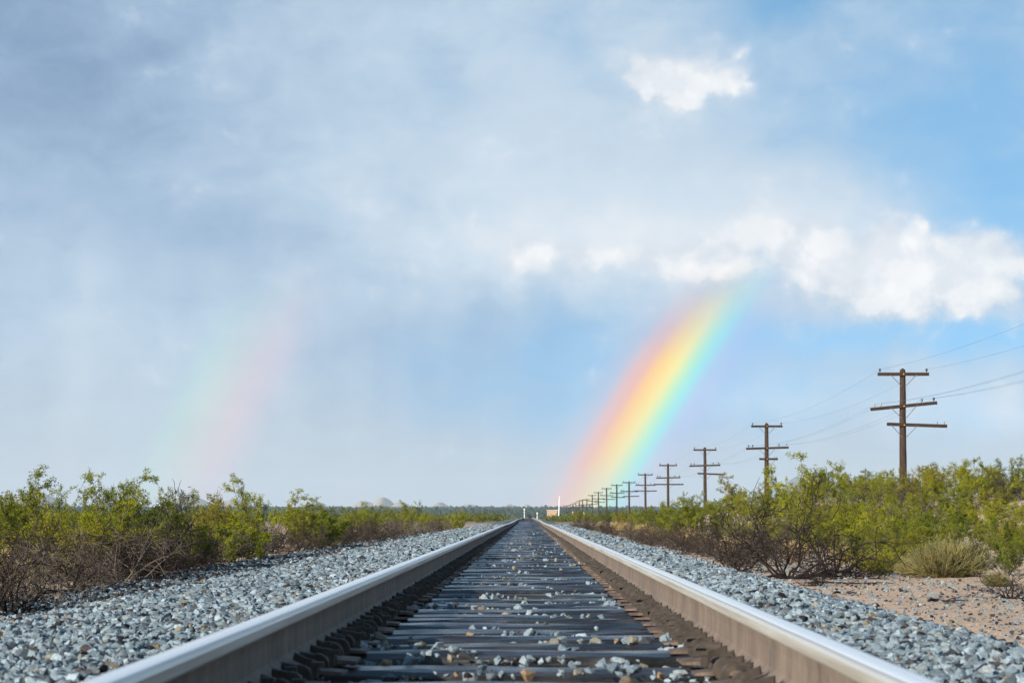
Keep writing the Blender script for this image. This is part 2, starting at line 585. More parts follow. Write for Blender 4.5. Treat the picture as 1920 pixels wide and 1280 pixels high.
def leafmat(name, cols, trans=0.16):
    """foliage: each plant its own hue, each clump a little different"""
    m, b = material(name, 0.65, 0.08)
    r = objrand()
    base = ramp(r, cols)
    k = noise(worldpos(), 2.6, 5, 0.65)
    c = mixc(1.0, base, ramp(k, [(0.3, (0.42, 0.5, 0.45)), (0.5, (1, 1, 1)), (0.7, (1.55, 1.35, 0.9))]), 'MULTIPLY')
    setc(b, c)
    t = X.nt.nodes.new('ShaderNodeBsdfTranslucent')
    X.nt.links.new(c.s, t.inputs[0])
    ms = X.nt.nodes.new('ShaderNodeMixShader')
    ms.inputs[0].default_value = trans
    X.nt.links.new(b.outputs[0], ms.inputs[1])
    X.nt.links.new(t.outputs[0], ms.inputs[2])
    X.nt.links.new(ms.outputs[0], X.nt.nodes['Material Output'].inputs[0])
    return m


M['leaf'] = leafmat('creosote_leaf', [(0.0, (0.085, 0.105, 0.009)), (0.3, (0.155, 0.175, 0.010)), (0.6, (0.225, 0.230, 0.012)), (0.85, (0.125, 0.138, 0.011)), (1.0, (0.265, 0.195, 0.014))])
M['leaf_far'] = leafmat('scrub_leaf', [(0.0, (0.07, 0.085, 0.018)), (1.0, (0.09, 0.10, 0.02))])
M['tuft'] = leafmat('tuft_blade', [(0.0, (0.20, 0.18, 0.075)), (0.5, (0.25, 0.215, 0.095)), (1.0, (0.22, 0.20, 0.07))])
M['straw'] = leafmat('straw_blade', [(0.0, (0.44, 0.33, 0.14)), (1.0, (0.52, 0.40, 0.19))])
M['rabbit'] = leafmat('yellow_green_blade', [(0.0, (0.15, 0.16, 0.022)), (1.0, (0.19, 0.19, 0.026))])
M['twig'] = plain('grey_twig', (0.10, 0.083, 0.066), 0.85, 0.2, var=0.5, scale=5)
m, b = material('dead_twig', 0.9, 0.15)
c = ramp(objrand(), [(0.0, (0.018, 0.014, 0.012)), (0.4, (0.038, 0.028, 0.023)), (0.75, (0.065, 0.049, 0.039)), (1.0, (0.12, 0.10, 0.082))])
setc(b, mixc(1.0, c, ramp(noise(worldpos(), 4, 4, 0.6), [(0.3, (0.5, 0.5, 0.5)), (0.7, (1.5, 1.45, 1.4))]), 'MULTIPLY'))
M['dead'] = m
M['burnt'] = plain('burnt_twig', (0.024, 0.018, 0.016), 0.9, 0.15, var=0.6, scale=4)
M['forest'] = leafmat('forest_foliage', [(0.0, (0.018, 0.036, 0.030)), (1.0, (0.026, 0.045, 0.034))], 0.1)  # blue cast painted into the foliage for part of the distance haze
m, b = material('hill_rock', 0.95, 0.1)
k = noise(worldpos((1, 1, 2)), 0.004, 8, 0.65)
setc(b, ramp(k, [(0.3, (0.24, 0.165, 0.11)), (0.5, (0.36, 0.265, 0.185)), (0.7, (0.45, 0.345, 0.25))]))
M['hill'] = m
m, b = material('peak_rock', 0.95, 0.1)
k = noise(worldpos((1, 1, 1.5)), 0.006, 8, 0.65)
setc(b, ramp(k, [(0.3, (0.06, 0.06, 0.07)), (0.7, (0.15, 0.145, 0.15))]))
M['peak'] = m

# ------------------------------------------------------------------ terrain
rng = np.random.default_rng(7)


def ss(x, a, b):
    t = np.clip((np.asarray(x, float) - a) / (b - a), 0, 1)
    return t * t * (3 - 2 * t)


def tz(y):
    """the line drops away past a low crest"""
    return -2.5 * ss(y, 330, 1000)


def wav(x, y, s, ph=0):
    return np.sin(x / s + ph) * np.cos(y / s * 0.8 + ph * 1.7) + 0.5 * np.sin(x / s * 2.3 + y / s * 1.9 + ph)


def ground(x, y):
    x = np.asarray(x, float)
    y = np.asarray(y, float)
    base = np.where(x < 0, 0.10, 0.06) + 0.045 * wav(x, y, 1.7) * ss(np.abs(x), 4, 7) + 0.09 * wav(x, y, 6.1, 1.3) * ss(np.abs(x), 6, 12)
    mound = 1.55 * ss(x, 6.2, 15) * ss(y, 22, 62) * (1 - ss(y, 105, 270))
    farz = tz(y) * (1 - ss(y, 1000, 2000)) + 12.0 * ss(y, 1100, 4300) - 1.2 * ss(y, 1000, 2000) * (1 - ss(y, 2200, 4300))
    return base + mound + farz


def axis(dense, lo, hi, growth):
    a = list(dense)
    st = dense[1] - dense[0]
    while a[-1] < hi:
        st *= growth
        a.append(a[-1] + st)
    st = dense[1] - dense[0]
    while a[0] > lo:
        st *= growth
        a.insert(0, a[0] - st)
    return np.array(a)


xs = np.clip(axis(np.arange(-16, 22, 0.4), -6500, 6500, 1.22), -6600, 6600)
ys = np.clip(axis(np.arange(4, 70, 0.5), -400, 12500, 1.07), -700, 12600)
gx, gy = np.meshgrid(xs, ys)
gz = ground(gx, gy)
inner = (np.abs(gx) < 3.3) & (gy < 1050)
gz = np.where(inner, gz - 0.12, gz)
nx, ny = len(xs), len(ys)
idx = np.arange(nx * ny).reshape(ny, nx)
quads = np.stack([idx[:-1, :-1], idx[:-1, 1:], idx[1:, 1:], idx[1:, :-1]], -1).reshape(-1, 4)
link('ground', mesh('ground', np.stack([gx, gy, gz], -1), quads, [M['sand']], True), kind='structure',
     label='pinkish tan desert sand on both sides of the track')

# ------------------------------------------------------------------ ballast
TIE_TOP = 0.498
PROF = [(-4.4, 0.02), (-3.5, 0.13), (-2.65, 0.43), (-2.4, 0.472), (-1.35, 0.475), (-1.2, 0.43), (1.2, 0.43), (1.35, 0.475), (1.85, 0.47), (2.1, 0.43), (2.75, 0.10), (3.5, -0.02)]
px_ = np.array([p[0] for p in PROF])
pz_ = np.array([p[1] for p in PROF])


def dev_x(y):
    return 0.020 * np.sin(y / 17.0) * ss(y, 40, 120) + 0.012 * np.sin(y / 7.3 + 1) * ss(y, 60, 120)


def dev_z(y):
    return 0.022 * np.sin(y / 23.0 + 0.6) * ss(y, 50, 140) + 0.008 * np.sin(y / 9.1) * ss(y, 40, 120) + tz(y)


def bed(x, y):
    return np.interp(x, px_, pz_) + dev_z(y)


bx = np.array(sorted(set(list(px_) + list(np.arange(-4.6, 3.71, 0.3)))))
by = axis(np.arange(0, 60, 0.6), -6, 1000, 1.05)
bgx, bgy = np.meshgrid(bx, by)
bgz = bed(bgx, bgy) + 0.012 * wav(bgx, bgy, 0.31) + 0.02 * wav(bgx, bgy, 0.9, 2) * ss(np.abs(bgx), 1.4, 2)
i2 = np.arange(bgx.size).reshape(bgx.shape)
bq = np.stack([i2[:-1, :-1], i2[:-1, 1:], i2[1:, 1:], i2[1:, :-1]], -1).reshape(-1, 4)
ballast = link('ballast_bed', mesh('ballast_bed', np.stack([bgx, bgy, bgz], -1), bq, [M['ballast']], True), kind='structure',
               label='blue grey crushed stone ballast shoulders carrying the track')

# stones: convex chips
NV = 30
chips = []
for i in range(NV):
    r0 = np.random.default_rng(100 + i)
    pts = r0.normal(size=(14, 3))
    pts /= np.linalg.norm(pts, axis=1)[:, None]
    pts *= r0.uniform(0.8, 1.15, (14, 1)) * np.array([r0.uniform(0.85, 1.3), r0.uniform(0.75, 1.0), r0.uniform(0.5, 0.8)])
    bm = bmesh.new()
    for q in pts:
        bm.verts.new(q)
    res = bmesh.ops.convex_hull(bm, input=bm.verts)
    bmesh.ops.delete(bm, geom=[g for g in res['geom_interior'] if isinstance(g, bmesh.types.BMVert)], context='VERTS')
    bmesh.ops.triangulate(bm, faces=bm.faces)
    bm.verts.index_update()
    bmesh.ops.recalc_face_normals(bm, faces=bm.faces)
    chips.append((np.array([v.co[:] for v in bm.verts]), np.array([[v.index for v in f.verts] for f in bm.faces])))
    bm.free()

PAL = np.array([(0.36, 0.41, 0.43), (0.44, 0.49, 0.50), (0.27, 0.31, 0.33), (0.52, 0.56, 0.56), (0.18, 0.20, 0.215), (0.33, 0.35, 0.34),
                (0.030, 0.029, 0.031), (0.07, 0.062, 0.06), (0.15, 0.105, 0.085), (0.40, 0.32, 0.22), (0.42, 0.25, 0.13), (0.50, 0.49, 0.46)]) * np.array([0.50, 0.56, 0.61])
P_LIGHT = np.array([.26, .18, .16, .08, .10, .07, .03, .03, .03, .025, .006, .04])
P_DARK = np.array([.10, .06, .08, .03, .12, .06, .27, .14, .05, .05, .02, .02])
P_SAND = np.array([.10, .08, .12, .06, .13, .10, .10, .09, .07, .08, .02, .05])
P_CRIB = np.array([.22, .18, .12, .10, .06, .07, .01, .02, .04, .09, .04, .05])


def infrust(x, y, m=0.9):
    return (np.abs(x - CAMX) < 0.236 * y + m)


st = []   # x y z r class


def scatter(n, x0, x1, y0, y1, r0, r1, pal, zf, sink=0.25, edge=None):
    # more stones where they show larger
    y = rng.uniform(y0, y1, n)
    x = rng.uniform(x0, x1, n)
    if edge is not None:
        k = edge(x, y)
        x, y = x[k], y[k]
    k = infrust(x, y)
    x, y = x[k], y[k]
    r = rng.uniform(0, 1, len(x)) ** 1.8 * (r1 - r0) + r0
    c = rng.choice(len(PAL), len(x), p=pal / pal.sum())
    z = zf(x, y) + r * (0.55 - sink) + rng.uniform(-0.35, 0.6, len(x)) * r
    for q in zip(x, y, z, r, c):
        st.append(q)


for (y0, y1, den, k) in ((4.5, 13, 980, 0.86), (13, 24, 680, 0.96), (24, 42, 380, 1.2), (42, 75, 165, 1.65), (75, 120, 70, 2.2)):
    L = y1 - y0
    jag = lambda x, y: x > -2.8 + 0.25 * wav(x * 0, y, 0.8) + rng.normal(0, 0.12, len(x))
    jagd = lambda x, y: x < -2.55 + 0.25 * wav(x * 0, y, 0.8) + rng.normal(0, 0.15, len(x))
    jag2 = lambda x, y: x < 2.2 + 0.15 * wav(x * 0, y, 0.9) + rng.normal(0, 0.10, len(x))
    jag2d = lambda x, y: x > 2.05 + 0.15 * wav(x * 0, y, 0.9) + rng.normal(0, 0.15, len(x))
    scatter(int(2.3 * L * den), -3.2, -0.9, y0, y1, 0.014 * k, 0.034 * k, P_LIGHT, bed, edge=jag)
    scatter(int(3.0 * L * den * 0.8), -5.5, -2.5, y0, y1, 0.014 * k, 0.034 * k, P_DARK, lambda x, y: np.maximum(bed(x, y), ground(x, y)), edge=jagd)
    scatter(int(1.7 * L * den), 0.9, 2.6, y0, y1, 0.014 * k, 0.034 * k, P_LIGHT, bed, edge=jag2)
    scatter(int(1.3 * L * den * 0.7), 2.0, 3.3, y0, y1, 0.013 * k, 0.03 * k, P_DARK, lambda x, y: np.maximum(bed(x, y), ground(x, y)), edge=jag2d)
    scatter(int(3.0 * L * den * 0.07), 3.2, 6.2, y0, y1, 0.010 * k, 0.026 * k, P_SAND, ground)
    scatter(int(4.0 * L * den * 0.02), 6.2, 10.2, y0, y1, 0.010 * k, 0.024 * k, P_SAND, ground)

# ------------------------------------------------------------------ track
track = link('railway_track', None, label='single railway track of shiny rails on dark timber ties running to the horizon', cat='railway track')
RAIL_X = 0.7555
half = [(0.076, 0), (0.076, 0.011), (0.030, 0.026), (0.0115, 0.045), (0.0095, 0.10), (0.0115, 0.128), (0.034, 0.139), (0.037, 0.145), (0.0378, 0.168), (0.0345, 0.178), (0.026, 0.1838), (0.012, 0.1857)]
prof = half + [(-x, z) for x, z in reversed(half)]
ry = np.concatenate([np.arange(-6, 60, 2.0), np.arange(60, 420, 3.0), np.arange(420, 960, 12.0)])
for sgn in (-1, 1):
    n = len(prof)
    v = []
    for y in ry:
        ox, oz = float(dev_x(y)), float(dev_z(y))
        for (x, z) in prof:
            v.append((sgn * RAIL_X + x + ox, y, 0.514 + z + oz))
    f, mi = [], []
    for i in range(len(ry) - 1):
        for k in range(n):
            k2 = (k + 1) % n
            f.append((i * n + k, i * n + k2, (i + 1) * n + k2, (i + 1) * n + k))
            zz = (prof[k][1] + prof[k2][1]) / 2
            mi.append(0 if zz > 0.169 else (2 if zz > 0.1335 else 1))
    me = mesh('rail', v, f, [M['steel'], M['rust'], M['railside']], False, mi)
    bm = bmesh.new(); bm.from_mesh(me); bmesh.ops.recalc_face_normals(bm, faces=bm.faces); bm.to_mesh(me); bm.free()
    link('rail', me, track, label='rail with shaded grey web' if sgn < 0 else 'rail with sunlit tan web')

# ties: ten shapes shared by all
tie_meshes = []
for i in range(12):
    r0 = random.Random(50 + i)
    nseg = 20
    v, f = [], []
    prof_t = [(-0.092, -0.17), (-0.094, -0.022), (-0.083, -0.005), (-0.04, 0.0), (0.03, 0.0), (0.083, -0.005), (0.094, -0.022), (0.092, -0.17)]
    w = r0.uniform(0.92, 1.08)
    ph = [r0.uniform(0, 6) for _ in prof_t]
    for s_ in range(nseg + 1):
        t = s_ / nseg
        x = -1.3 + 2.6 * t
        for k, (yy, zz) in enumerate(prof_t):
            jz = 0.0035 * math.sin(x * 4.1 + ph[k]) + r0.uniform(-0.003, 0.002)
            jy = 0.004 * math.sin(x * 3.3 + ph[k] * 2) + r0.uniform(-0.004, 0.004)
            v.append((x, yy * w + jy, zz + jz - (0.016 * r0.random() ** 3 if k in (2, 5) else 0)))
    n = len(prof_t)
    for s_ in range(nseg):
        for k in range(n):
            k2 = (k + 1) % n
            f.append((s_ * n + k, s_ * n + k2, (s_ + 1) * n + k2, (s_ + 1) * n + k))
    f.append(tuple(range(n)))
    f.append(tuple(nseg * n + k for k in reversed(range(n))))
    me = mesh('tie', v, f, [M['tie']])
    bm = bmesh.new(); bm.from_mesh(me); bmesh.ops.recalc_face_normals(bm, faces=bm.faces); bm.to_mesh(me); bm.free()
    tie_meshes.append(me)

# tie plate, spike, anchor
mb = MB()
mb.extrude([(-0.19, 0), (0.20, 0), (0.20, 0.008), (0.105, 0.016), (-0.10, 0.016), (-0.19, 0.008)], -0.095, 0.095)
plate_me = mb.mesh('tie_plate', M['plate'])
mb = MB()
mb.box((0, 0, 0.012), (0.017, 0.017, 0.036)).box((-0.008, 0, 0.034), (0.036, 0.026, 0.014))
spike_me = mb.mesh('spike', M['anchor'])
# anchor: a thick hooked bar gripping the edge of the rail foot; local +X points away from the rail
out = []
for k in range(11):
    a = R(105 - 22.0 * k)
    out.append((0.024 + 0.040 * math.cos(a), -0.012 + 0.040 * math.sin(a)))
inn = []
for k in range(11):
    a = R(105 - 22.0 * k)
    inn.append((0.022 + 0.017 * math.cos(a), -0.014 + 0.017 * math.sin(a)))
prof_a = [(-0.030, 0.036)] + out + list(reversed(inn)) + [(-0.030, 0.012)]
mb = MB()
b0 = len(prof_a)
for yy, sc in ((-0.012, 0.9), (-0.008, 1.0), (0.008, 1.0), (0.012, 0.9)):
    cxm, czm = 0.02, -0.008
    mb.v += [(cxm + (x - cxm) * sc, yy, czm + (z - czm) * sc) for x, z in prof_a]
for i in range(3):
    for k in range(b0):
        k2 = (k + 1) % b0
        mb.f.append((i * b0 + k, i * b0 + k2, (i + 1) * b0 + k2, (i + 1) * b0 + k))
no = len(out)
for base_, rev in ((0, False), (3 * b0, True)):
    # ring ends as quads between the outer and inner lines
    o_ = [base_ + k for k in range(0, no + 1)]
    i_ = [base_ + b0 - 1 - k for k in range(0, no + 1)]
    for k in range(no):
        q = (o_[k], o_[k + 1], i_[k + 1], i_[k])
        mb.f.append(q if not rev else q[::-1])
anchor_me = mb.mesh('rail_anchor', M['anchor'])

r0 = random.Random(4)
N_TIE = 300
ties = []
y = 4.9
far_tie = MB()
far_plate, far_anchor = MB(), MB()


def add_copy(dst, me, mat):
    b_ = len(dst.v)
    dst.v += [tuple(mat @ v_.co) for v_ in me.vertices]
    dst.f += [tuple(b_ + q for q in p_.vertices) for p_ in me.polygons]


i = 0
while y < 420:
    zt = TIE_TOP - 0.003 + r0.gauss(0, 0.008) - (0.008 if r0.random() < 0.2 else 0)
    zt = min(zt, TIE_TOP + 0.004) + float(dev_z(y))
    oy = float(dev_x(y)) + r0.uniform(-0.05, 0.05)
    if i < N_TIE:
        t = link('tie', tie_meshes[r0.randrange(12)], track, loc=(oy, y, zt))
        t.rotation_euler = (r0.gauss(0, 0.02), r0.gauss(0, 0.0025), r0.gauss(0, 0.006))
        ties.append((y, zt, t))
        ox = -oy + float(dev_x(y))
        zb = 0.514 + float(dev_z(y)) - zt
        for sgn in (-1, 1):
            if i < 150:
                pl = link('tie_plate', plate_me, t, loc=(ox + sgn * RAIL_X + r0.uniform(-.006, .006), r0.uniform(-.01, .01), zb - 0.0165))
                pl.rotation_euler = (0, 0, (math.pi if sgn > 0 else 0) + r0.gauss(0, 0.02))
            if i < 75:
                for e in (-1, 1):
                    an = link('rail_anchor', anchor_me, t, loc=(ox + sgn * (RAIL_X - 0.078), e * (0.118 + r0.uniform(0, 0.03)), zb + 0.014))
                    an.rotation_euler = (r0.gauss(0, 0.05), r0.gauss(0, 0.10), (math.pi if sgn > 0 else 0) + r0.gauss(0, 0.10))
            if i < 40:
                for e in (-1, 1):
                    if r0.random() < 0.8:
                        sp_ = link('spike', spike_me, t, loc=(ox + sgn * (RAIL_X - 0.087 - (0.07 if e > 0 else 0)), e * 0.05, zb + 0.004 + r0.uniform(0, 0.012)))
                        sp_.rotation_euler = (0, 0, math.pi if sgn < 0 else 0)
        if i >= 75:
            for sgn in (-1, 1):
                for e in (-1, 1):
                    if y < 160:
                        mm = Matrix.Translation((float(dev_x(y)) + sgn * (RAIL_X - 0.078), y + e * 0.14, 0.518 + float(dev_z(y)))) @ Matrix.Rotation(math.pi if sgn > 0 else 0, 4, 'Z')
                        add_copy(far_anchor, anchor_me, mm)
    else:
        far_tie.box((oy, y, zt - 0.08), (2.6, 0.23, 0.16))
    y += 0.56 + r0.gauss(0, 0.025)
    i += 1
link('ties', far_tie.mesh('ties', M['tie']), track, kind='stuff', label='distant dark ties near the vanishing point')
link('rail_anchors', far_anchor.mesh('rail_anchors', M['anchor']), track, kind='stuff', label='distant rail anchors along both rails')

# stones between and on the ties
ty = np.array([t[0] for t in ties])
for k in range(len(ty) - 1):
    if ty[k] > 75:
        break
    yy = (ty[k] + ty[k + 1]) / 2
    gap = ty[k + 1] - ty[k] - 0.20
    nst = int(rng.uniform(50, 85) * (1 if yy < 18 else 0.5 if yy < 35 else 0.3))
    sc = 1 if yy < 25 else 1.15
    heap = rng.uniform(-0.040, 0.004)
    x = rng.uniform(-0.66, 0.66, nst)
    y = yy + rng.uniform(-0.5, 0.5, nst) * gap
    rr = (0.011 + 0.021 * rng.uniform(0, 1, nst) ** 2.2) * sc
    lump = 0.018 * np.sin(x * 5 + k * 1.7) + 0.012 * np.sin(x * 11 + k)
    z = TIE_TOP + heap + lump - 0.018 + rng.uniform(-0.012, 0.012, nst)
    c = rng.choice(len(PAL), nst, p=P_CRIB / P_CRIB.sum())
    st += list(zip(x, y, np.minimum(z, TIE_TOP + 0.012 - rr * 0.1), rr, c))
    no_ = rng.poisson(1.5 if yy < 30 else 0.8)
    for q in range(no_):
        r_ = 0.010 + 0.02 * rng.uniform() ** 2
        st.append((rng.choice([-1, 1]) * (0.62 - 0.6 * rng.uniform() ** 1.6), ty[k] + rng.uniform(-.09, .09), TIE_TOP + r_ * 0.45, r_ * sc, rng.choice(len(PAL), p=P_CRIB / P_CRIB.sum())))

st = np.array(st)
# the 300 largest in the picture stand as stones of their own
pxs = (st[:, 0] - CAMX) / st[:, 1] * F + VPX
pys = VPY - (st[:, 2] - CAMZ) / st[:, 1] * F
vis = (pxs > 5) & (pxs < 1915) & (pys < 1272) & (np.abs(np.abs(st[:, 0]) - RAIL_X) > 0.10)
# hidden behind the rails?
behind = (np.abs(st[:, 0]) > RAIL_X) & ((CAMZ - 0.70) / (np.abs(np.sign(st[:, 0]) * RAIL_X - CAMX)) > (CAMZ - st[:, 2]) / np.abs(st[:, 0] - CAMX))
hid = (np.abs(st[:, 0]) < 0.7) & (st[:, 2] + st[:, 3] * .5 < TIE_TOP + 0.006)
size = np.where(vis & ~behind & ~hid, st[:, 3] / st[:, 1], 0)
order = np.argsort(-size)
big = order[:300]
rest = order[300:]
cm_ = {}
for q in big:
    x, y, z, r, c = st[q]
    key = (int(rng.integers(0, 12)), int(c))
    if key not in cm_:
        cv, cf = chips[key[0]]
        me = mesh('stone', cv, cf, [M['stone']])
        tint(me, PAL[key[1]])
        cm_[key] = me
    o = link('stone', cm_[key], ballast, loc=(x, y, z))
    o.rotation_euler = (rng.uniform(-.5, .5), rng.uniform(-.5, .5), rng.uniform(0, 6.28))
    o.scale = (r, r, r)
sr = st[rest]
var = rng.integers(0, NV, len(sr))
VV, FF, CC = [], [], []
off = 0
for i in range(NV):
    s = sr[var == i]
    if not len(s):
        continue
    cv, cf = chips[i]
    n = len(s)
    a = rng.uniform(0, 2 * np.pi, n)
    tlt = rng.normal(0, 0.7, n)
    ca, sa, ct_, st_ = np.cos(a), np.sin(a), np.cos(tlt), np.sin(tlt)
    p = cv[None] * (s[:, 3, None, None] * rng.uniform(0.85, 1.15, (n, 1, 3)))
    y1 = p[..., 1] * ct_[:, None] - p[..., 2] * st_[:, None]
    z1 = p[..., 1] * st_[:, None] + p[..., 2] * ct_[:, None]
    x2 = p[..., 0] * ca[:, None] - y1 * sa[:, None]
    y2 = p[..., 0] * sa[:, None] + y1 * ca[:, None]
    p = np.stack([x2, y2, z1], -1) + s[:, None, :3]
    VV.append(p.reshape(-1, 3))
    FF.append((cf[None] + (np.arange(n) * len(cv))[:, None, None] + off).reshape(-1, 3))
    cc = PAL[s[:, 4].astype(int)] * rng.uniform(0.75, 1.2, (n, 1))
    CC.append(np.repeat(cc, len(cv), axis=0))
    off += n * len(cv)
gm = mesh('gravel', np.concatenate(VV), np.concatenate(FF), [M['stone']])
tint(gm, np.concatenate(CC))
link('gravel', gm, ballast, kind='stuff', label='loose grey crushed stones of the ballast')
print('stones', len(st), 'tris', sum(len(f) for f in FF))


# ------------------------------------------------------------------ telegraph poles
def at(pxl, pyl, Y):
    return (CAMX + (pxl - VPX) / F * Y, Y, CAMZ + (VPY - pyl) / F * Y)


TOPS = [(1693, 691), (1437, 793), (1321, 838.5), (1252, 869), (1209.3, 887), (1179, 902), (1156, 907.5), (1137, 914), (1121.5, 921.5), (1110, 927), (1100, 934.7),
        (1092, 936), (1086, 938), (1079.5, 941), (1074, 943.5), (1069, 946), (1065, 946.5), (1061, 947), (1057, 947.3)]
ARMS = [  # (offset below top, length, centre shift, tilt)
    [(0.23, 1.94, 0.0, 0.0), (1.44, 2.53, 0.0, 0.10), (2.16, 2.27, 0.49, -0.035)],
    [(0.21, 1.82, 0.0, 0.0), (1.47, 2.47, 0.02, 0.03), (2.10, 1.07, 0.08, 0.0)],
    [(0.22, 1.80, 0.0, 0.0), (1.44, 2.41, -0.02, 0.028), (2.09, 2.10, 0.46, -0.04)],
    [(0.20, 1.76, 0.0, 0.0), (1.40, 2.37, 0.02, 0.02), (2.05, 2.9, 0.05, 0.0)],
    [(0.20, 1.76, 0.0, 0.0), (1.42, 2.35, 0.0, 0.0), (2.10, 2.6, 0.05, 0.0)],
]
ORD = ['nearest and tallest', 'second', 'third', 'fourth', 'fifth', 'sixth', 'seventh', 'eighth', 'ninth', 'tenth', 'eleventh', 'twelfth', 'thirteenth',
       'fourteenth', 'fifteenth', 'sixteenth', 'seventeenth', 'eighteenth', 'last and smallest']
# shared insulator shape
ins = MB()
zs = [(0.0, 0.012), (0.05, 0.012), (0.055, 0.040), (0.085, 0.046), (0.10, 0.032), (0.115, 0.044), (0.14, 0.036), (0.155, 0.015)]
ins.tube([(0, 0, z) for z, r in zs], [r for z, r in zs], 10)
ins_dark = ins.mesh('insulator', M['glass_dark'], True)
ins_grey = ins_dark.copy()
ins_grey.materials[0] = M['glass_grey']
pin = MB()
pin.tube([(0, 0, 0), (0, 0, 0.11)], 0.011, 6)
pin_me = pin.mesh('pin', M['dark'])
wire_pts = {k: [] for k in ('a', 'b', 'c', 'd', 'e', 'f')}
for n, (tx, tyy) in enumerate(TOPS):
    Y = 85.0 + 45.0 * n
    top = Vector(at(tx, tyy, Y))
    gz_ = float(ground(top.x, Y)) - 0.25
    root = link('telegraph_pole', None, loc=(top.x, Y, gz_), cat='telegraph pole', group='telegraph poles along the track',
                label=(ORD[n] + ' of the brown wooden telegraph poles, ' + ('rising over the green mound' if n == 0 else 'counted from the nearest one')))
    h = top.z - gz_
    lean = r0.gauss(0, 0.006) if n else 0.008
    sh = MB()
    npt = 9
    pts = [(lean * (h - h * k / npt) * -1 + r0.gauss(0, 0.004), r0.gauss(0, 0.004), h * k / npt) for k in range(npt)] + [(0, 0, h - 0.07), (0, 0, h)]
    rad = [0.150 - 0.042 * k / npt for k in range(npt)] + [0.105, 0.03]
    sh.tube(pts, rad, 12 if n < 6 else 8)
    link('pole_shaft', sh.mesh('pole_shaft', M['pole']), root)
    spec = ARMS[n] if n < len(ARMS) else [(0.20, 1.8, 0, 0), (1.42, 2.4, r0.uniform(-.05, .05), r0.gauss(0, .02)), (2.08, 2.2, 0.3 + r0.uniform(-.2, .2), r0.gauss(0, .02))]
    if n >= 12:
        spec = spec[:2]
    for j, (dz_, ln, cx_, tl) in enumerate(spec):
        zc = h - dz_
        yo = -0.155
        rot = Matrix.Rotation(-tl, 3, 'Y')
        a = MB()
        a.box((cx_, yo, zc), (ln, 0.095, 0.125), rot)
        arm = link('crossarm', a.mesh('crossarm', M['arm']), root)
        for sgn in ((-1, 1) if n < 9 else ()):
            xb = sgn * 0.50
            if abs(xb - cx_) < ln / 2:
                bz = zc + math.tan(tl) * (xb - cx_) - 0.02
                q = MB()
                q.tube([(xb, yo - 0.058, bz), (sgn * 0.06, yo - 0.005, zc - 0.47)], 0.013, 4)
                link('brace', q.mesh('brace', M['brace']), arm)
        if n < 6:
            q = MB()
            q.tube([(0, yo - 0.085, zc), (0, yo + 0.02, zc)], 0.024, 8)
            link('bolt', q.mesh('bolt', M['bolt']), arm)
        if j == 0:
            spots = [-0.455, 0.455]
        elif j == 1:
            spots = [-0.44, -0.345, 0.27, 0.45]
        else:
            spots = [0.34, 0.455]
        for w_, s_ in enumerate(spots):
            xx = cx_ + s_ * ln
            zz = zc + math.tan(tl) * s_ * ln + 0.06
            if n < 10:
                if j == 2:
                    o = link('insulator_pin', pin_me, arm, loc=(xx, yo, zz))
                else:
                    o = link('insulator', ins_grey if (n == 0 and j == 1 and s_ < 0) else ins_dark, arm, loc=(xx, yo, zz))
                    if n > 2:
                        o.scale = (1.1, 1.1, 1.1)
            key = {(0, 0): 'a', (0, 1): 'b', (1, 0): 'c', (1, 1): 'd', (1, 3): 'e', (1, 2): 'f'}.get((j, w_))
            if key:
                wire_pts[key].append(Vector((top.x + xx, Y + yo, gz_ + zz + 0.12)))
WN = {'a': 'top wire on the outer end of the upper crossarms nearer the rails', 'b': 'top wire on the far end of the upper crossarms', 'c': 'wire on the rail side tip of the middle crossarms',
      'd': 'second wire in from the rail side tip of middle crossarms', 'e': 'wire on the far tip of the middle crossarms', 'f': 'second wire in from the far tip of middle crossarms'}
for k_, pts in wire_pts.items():
    first = pts[0] + (pts[0] - pts[1]) * 1.0
    pts = [first] + pts[:12]
    line = []
    for a_, b_ in zip(pts[:-1], pts[1:]):
        for q in range(12):
            t = q / 12
            p_ = a_.lerp(b_, t)
            p_.z -= 0.42 * 4 * t * (1 - t)
            line.append(p_)
    line.append(pts[-1])
    q = MB()
    q.tube(line, 0.0028, 4)
    link('telegraph_wire', q.mesh('telegraph_wire', M['wire']), label='thin dark ' + WN[k_], cat='wire', group='telegraph wires')


# ------------------------------------------------------------------ plants
def poly(rs, p, d, L, n, wander, up, droop=0.0):
    pts = [p.copy()]
    st_ = L / n
    for k in range(n):
        d = d + Vector((rs.gauss(0, wander), rs.gauss(0, wander), rs.gauss(0, wander) + up - droop * k / n))
        d.normalize()
        p = p + d * st_
        pts.append(p.copy())
    return pts, d


def side(rs, d, ang):
    o = d.orthogonal().normalized()
    o = Matrix.Rotation(rs.uniform(0, 6.283), 3, d) @ o
    return (d * math.cos(ang) + o * math.sin(ang)).normalized()


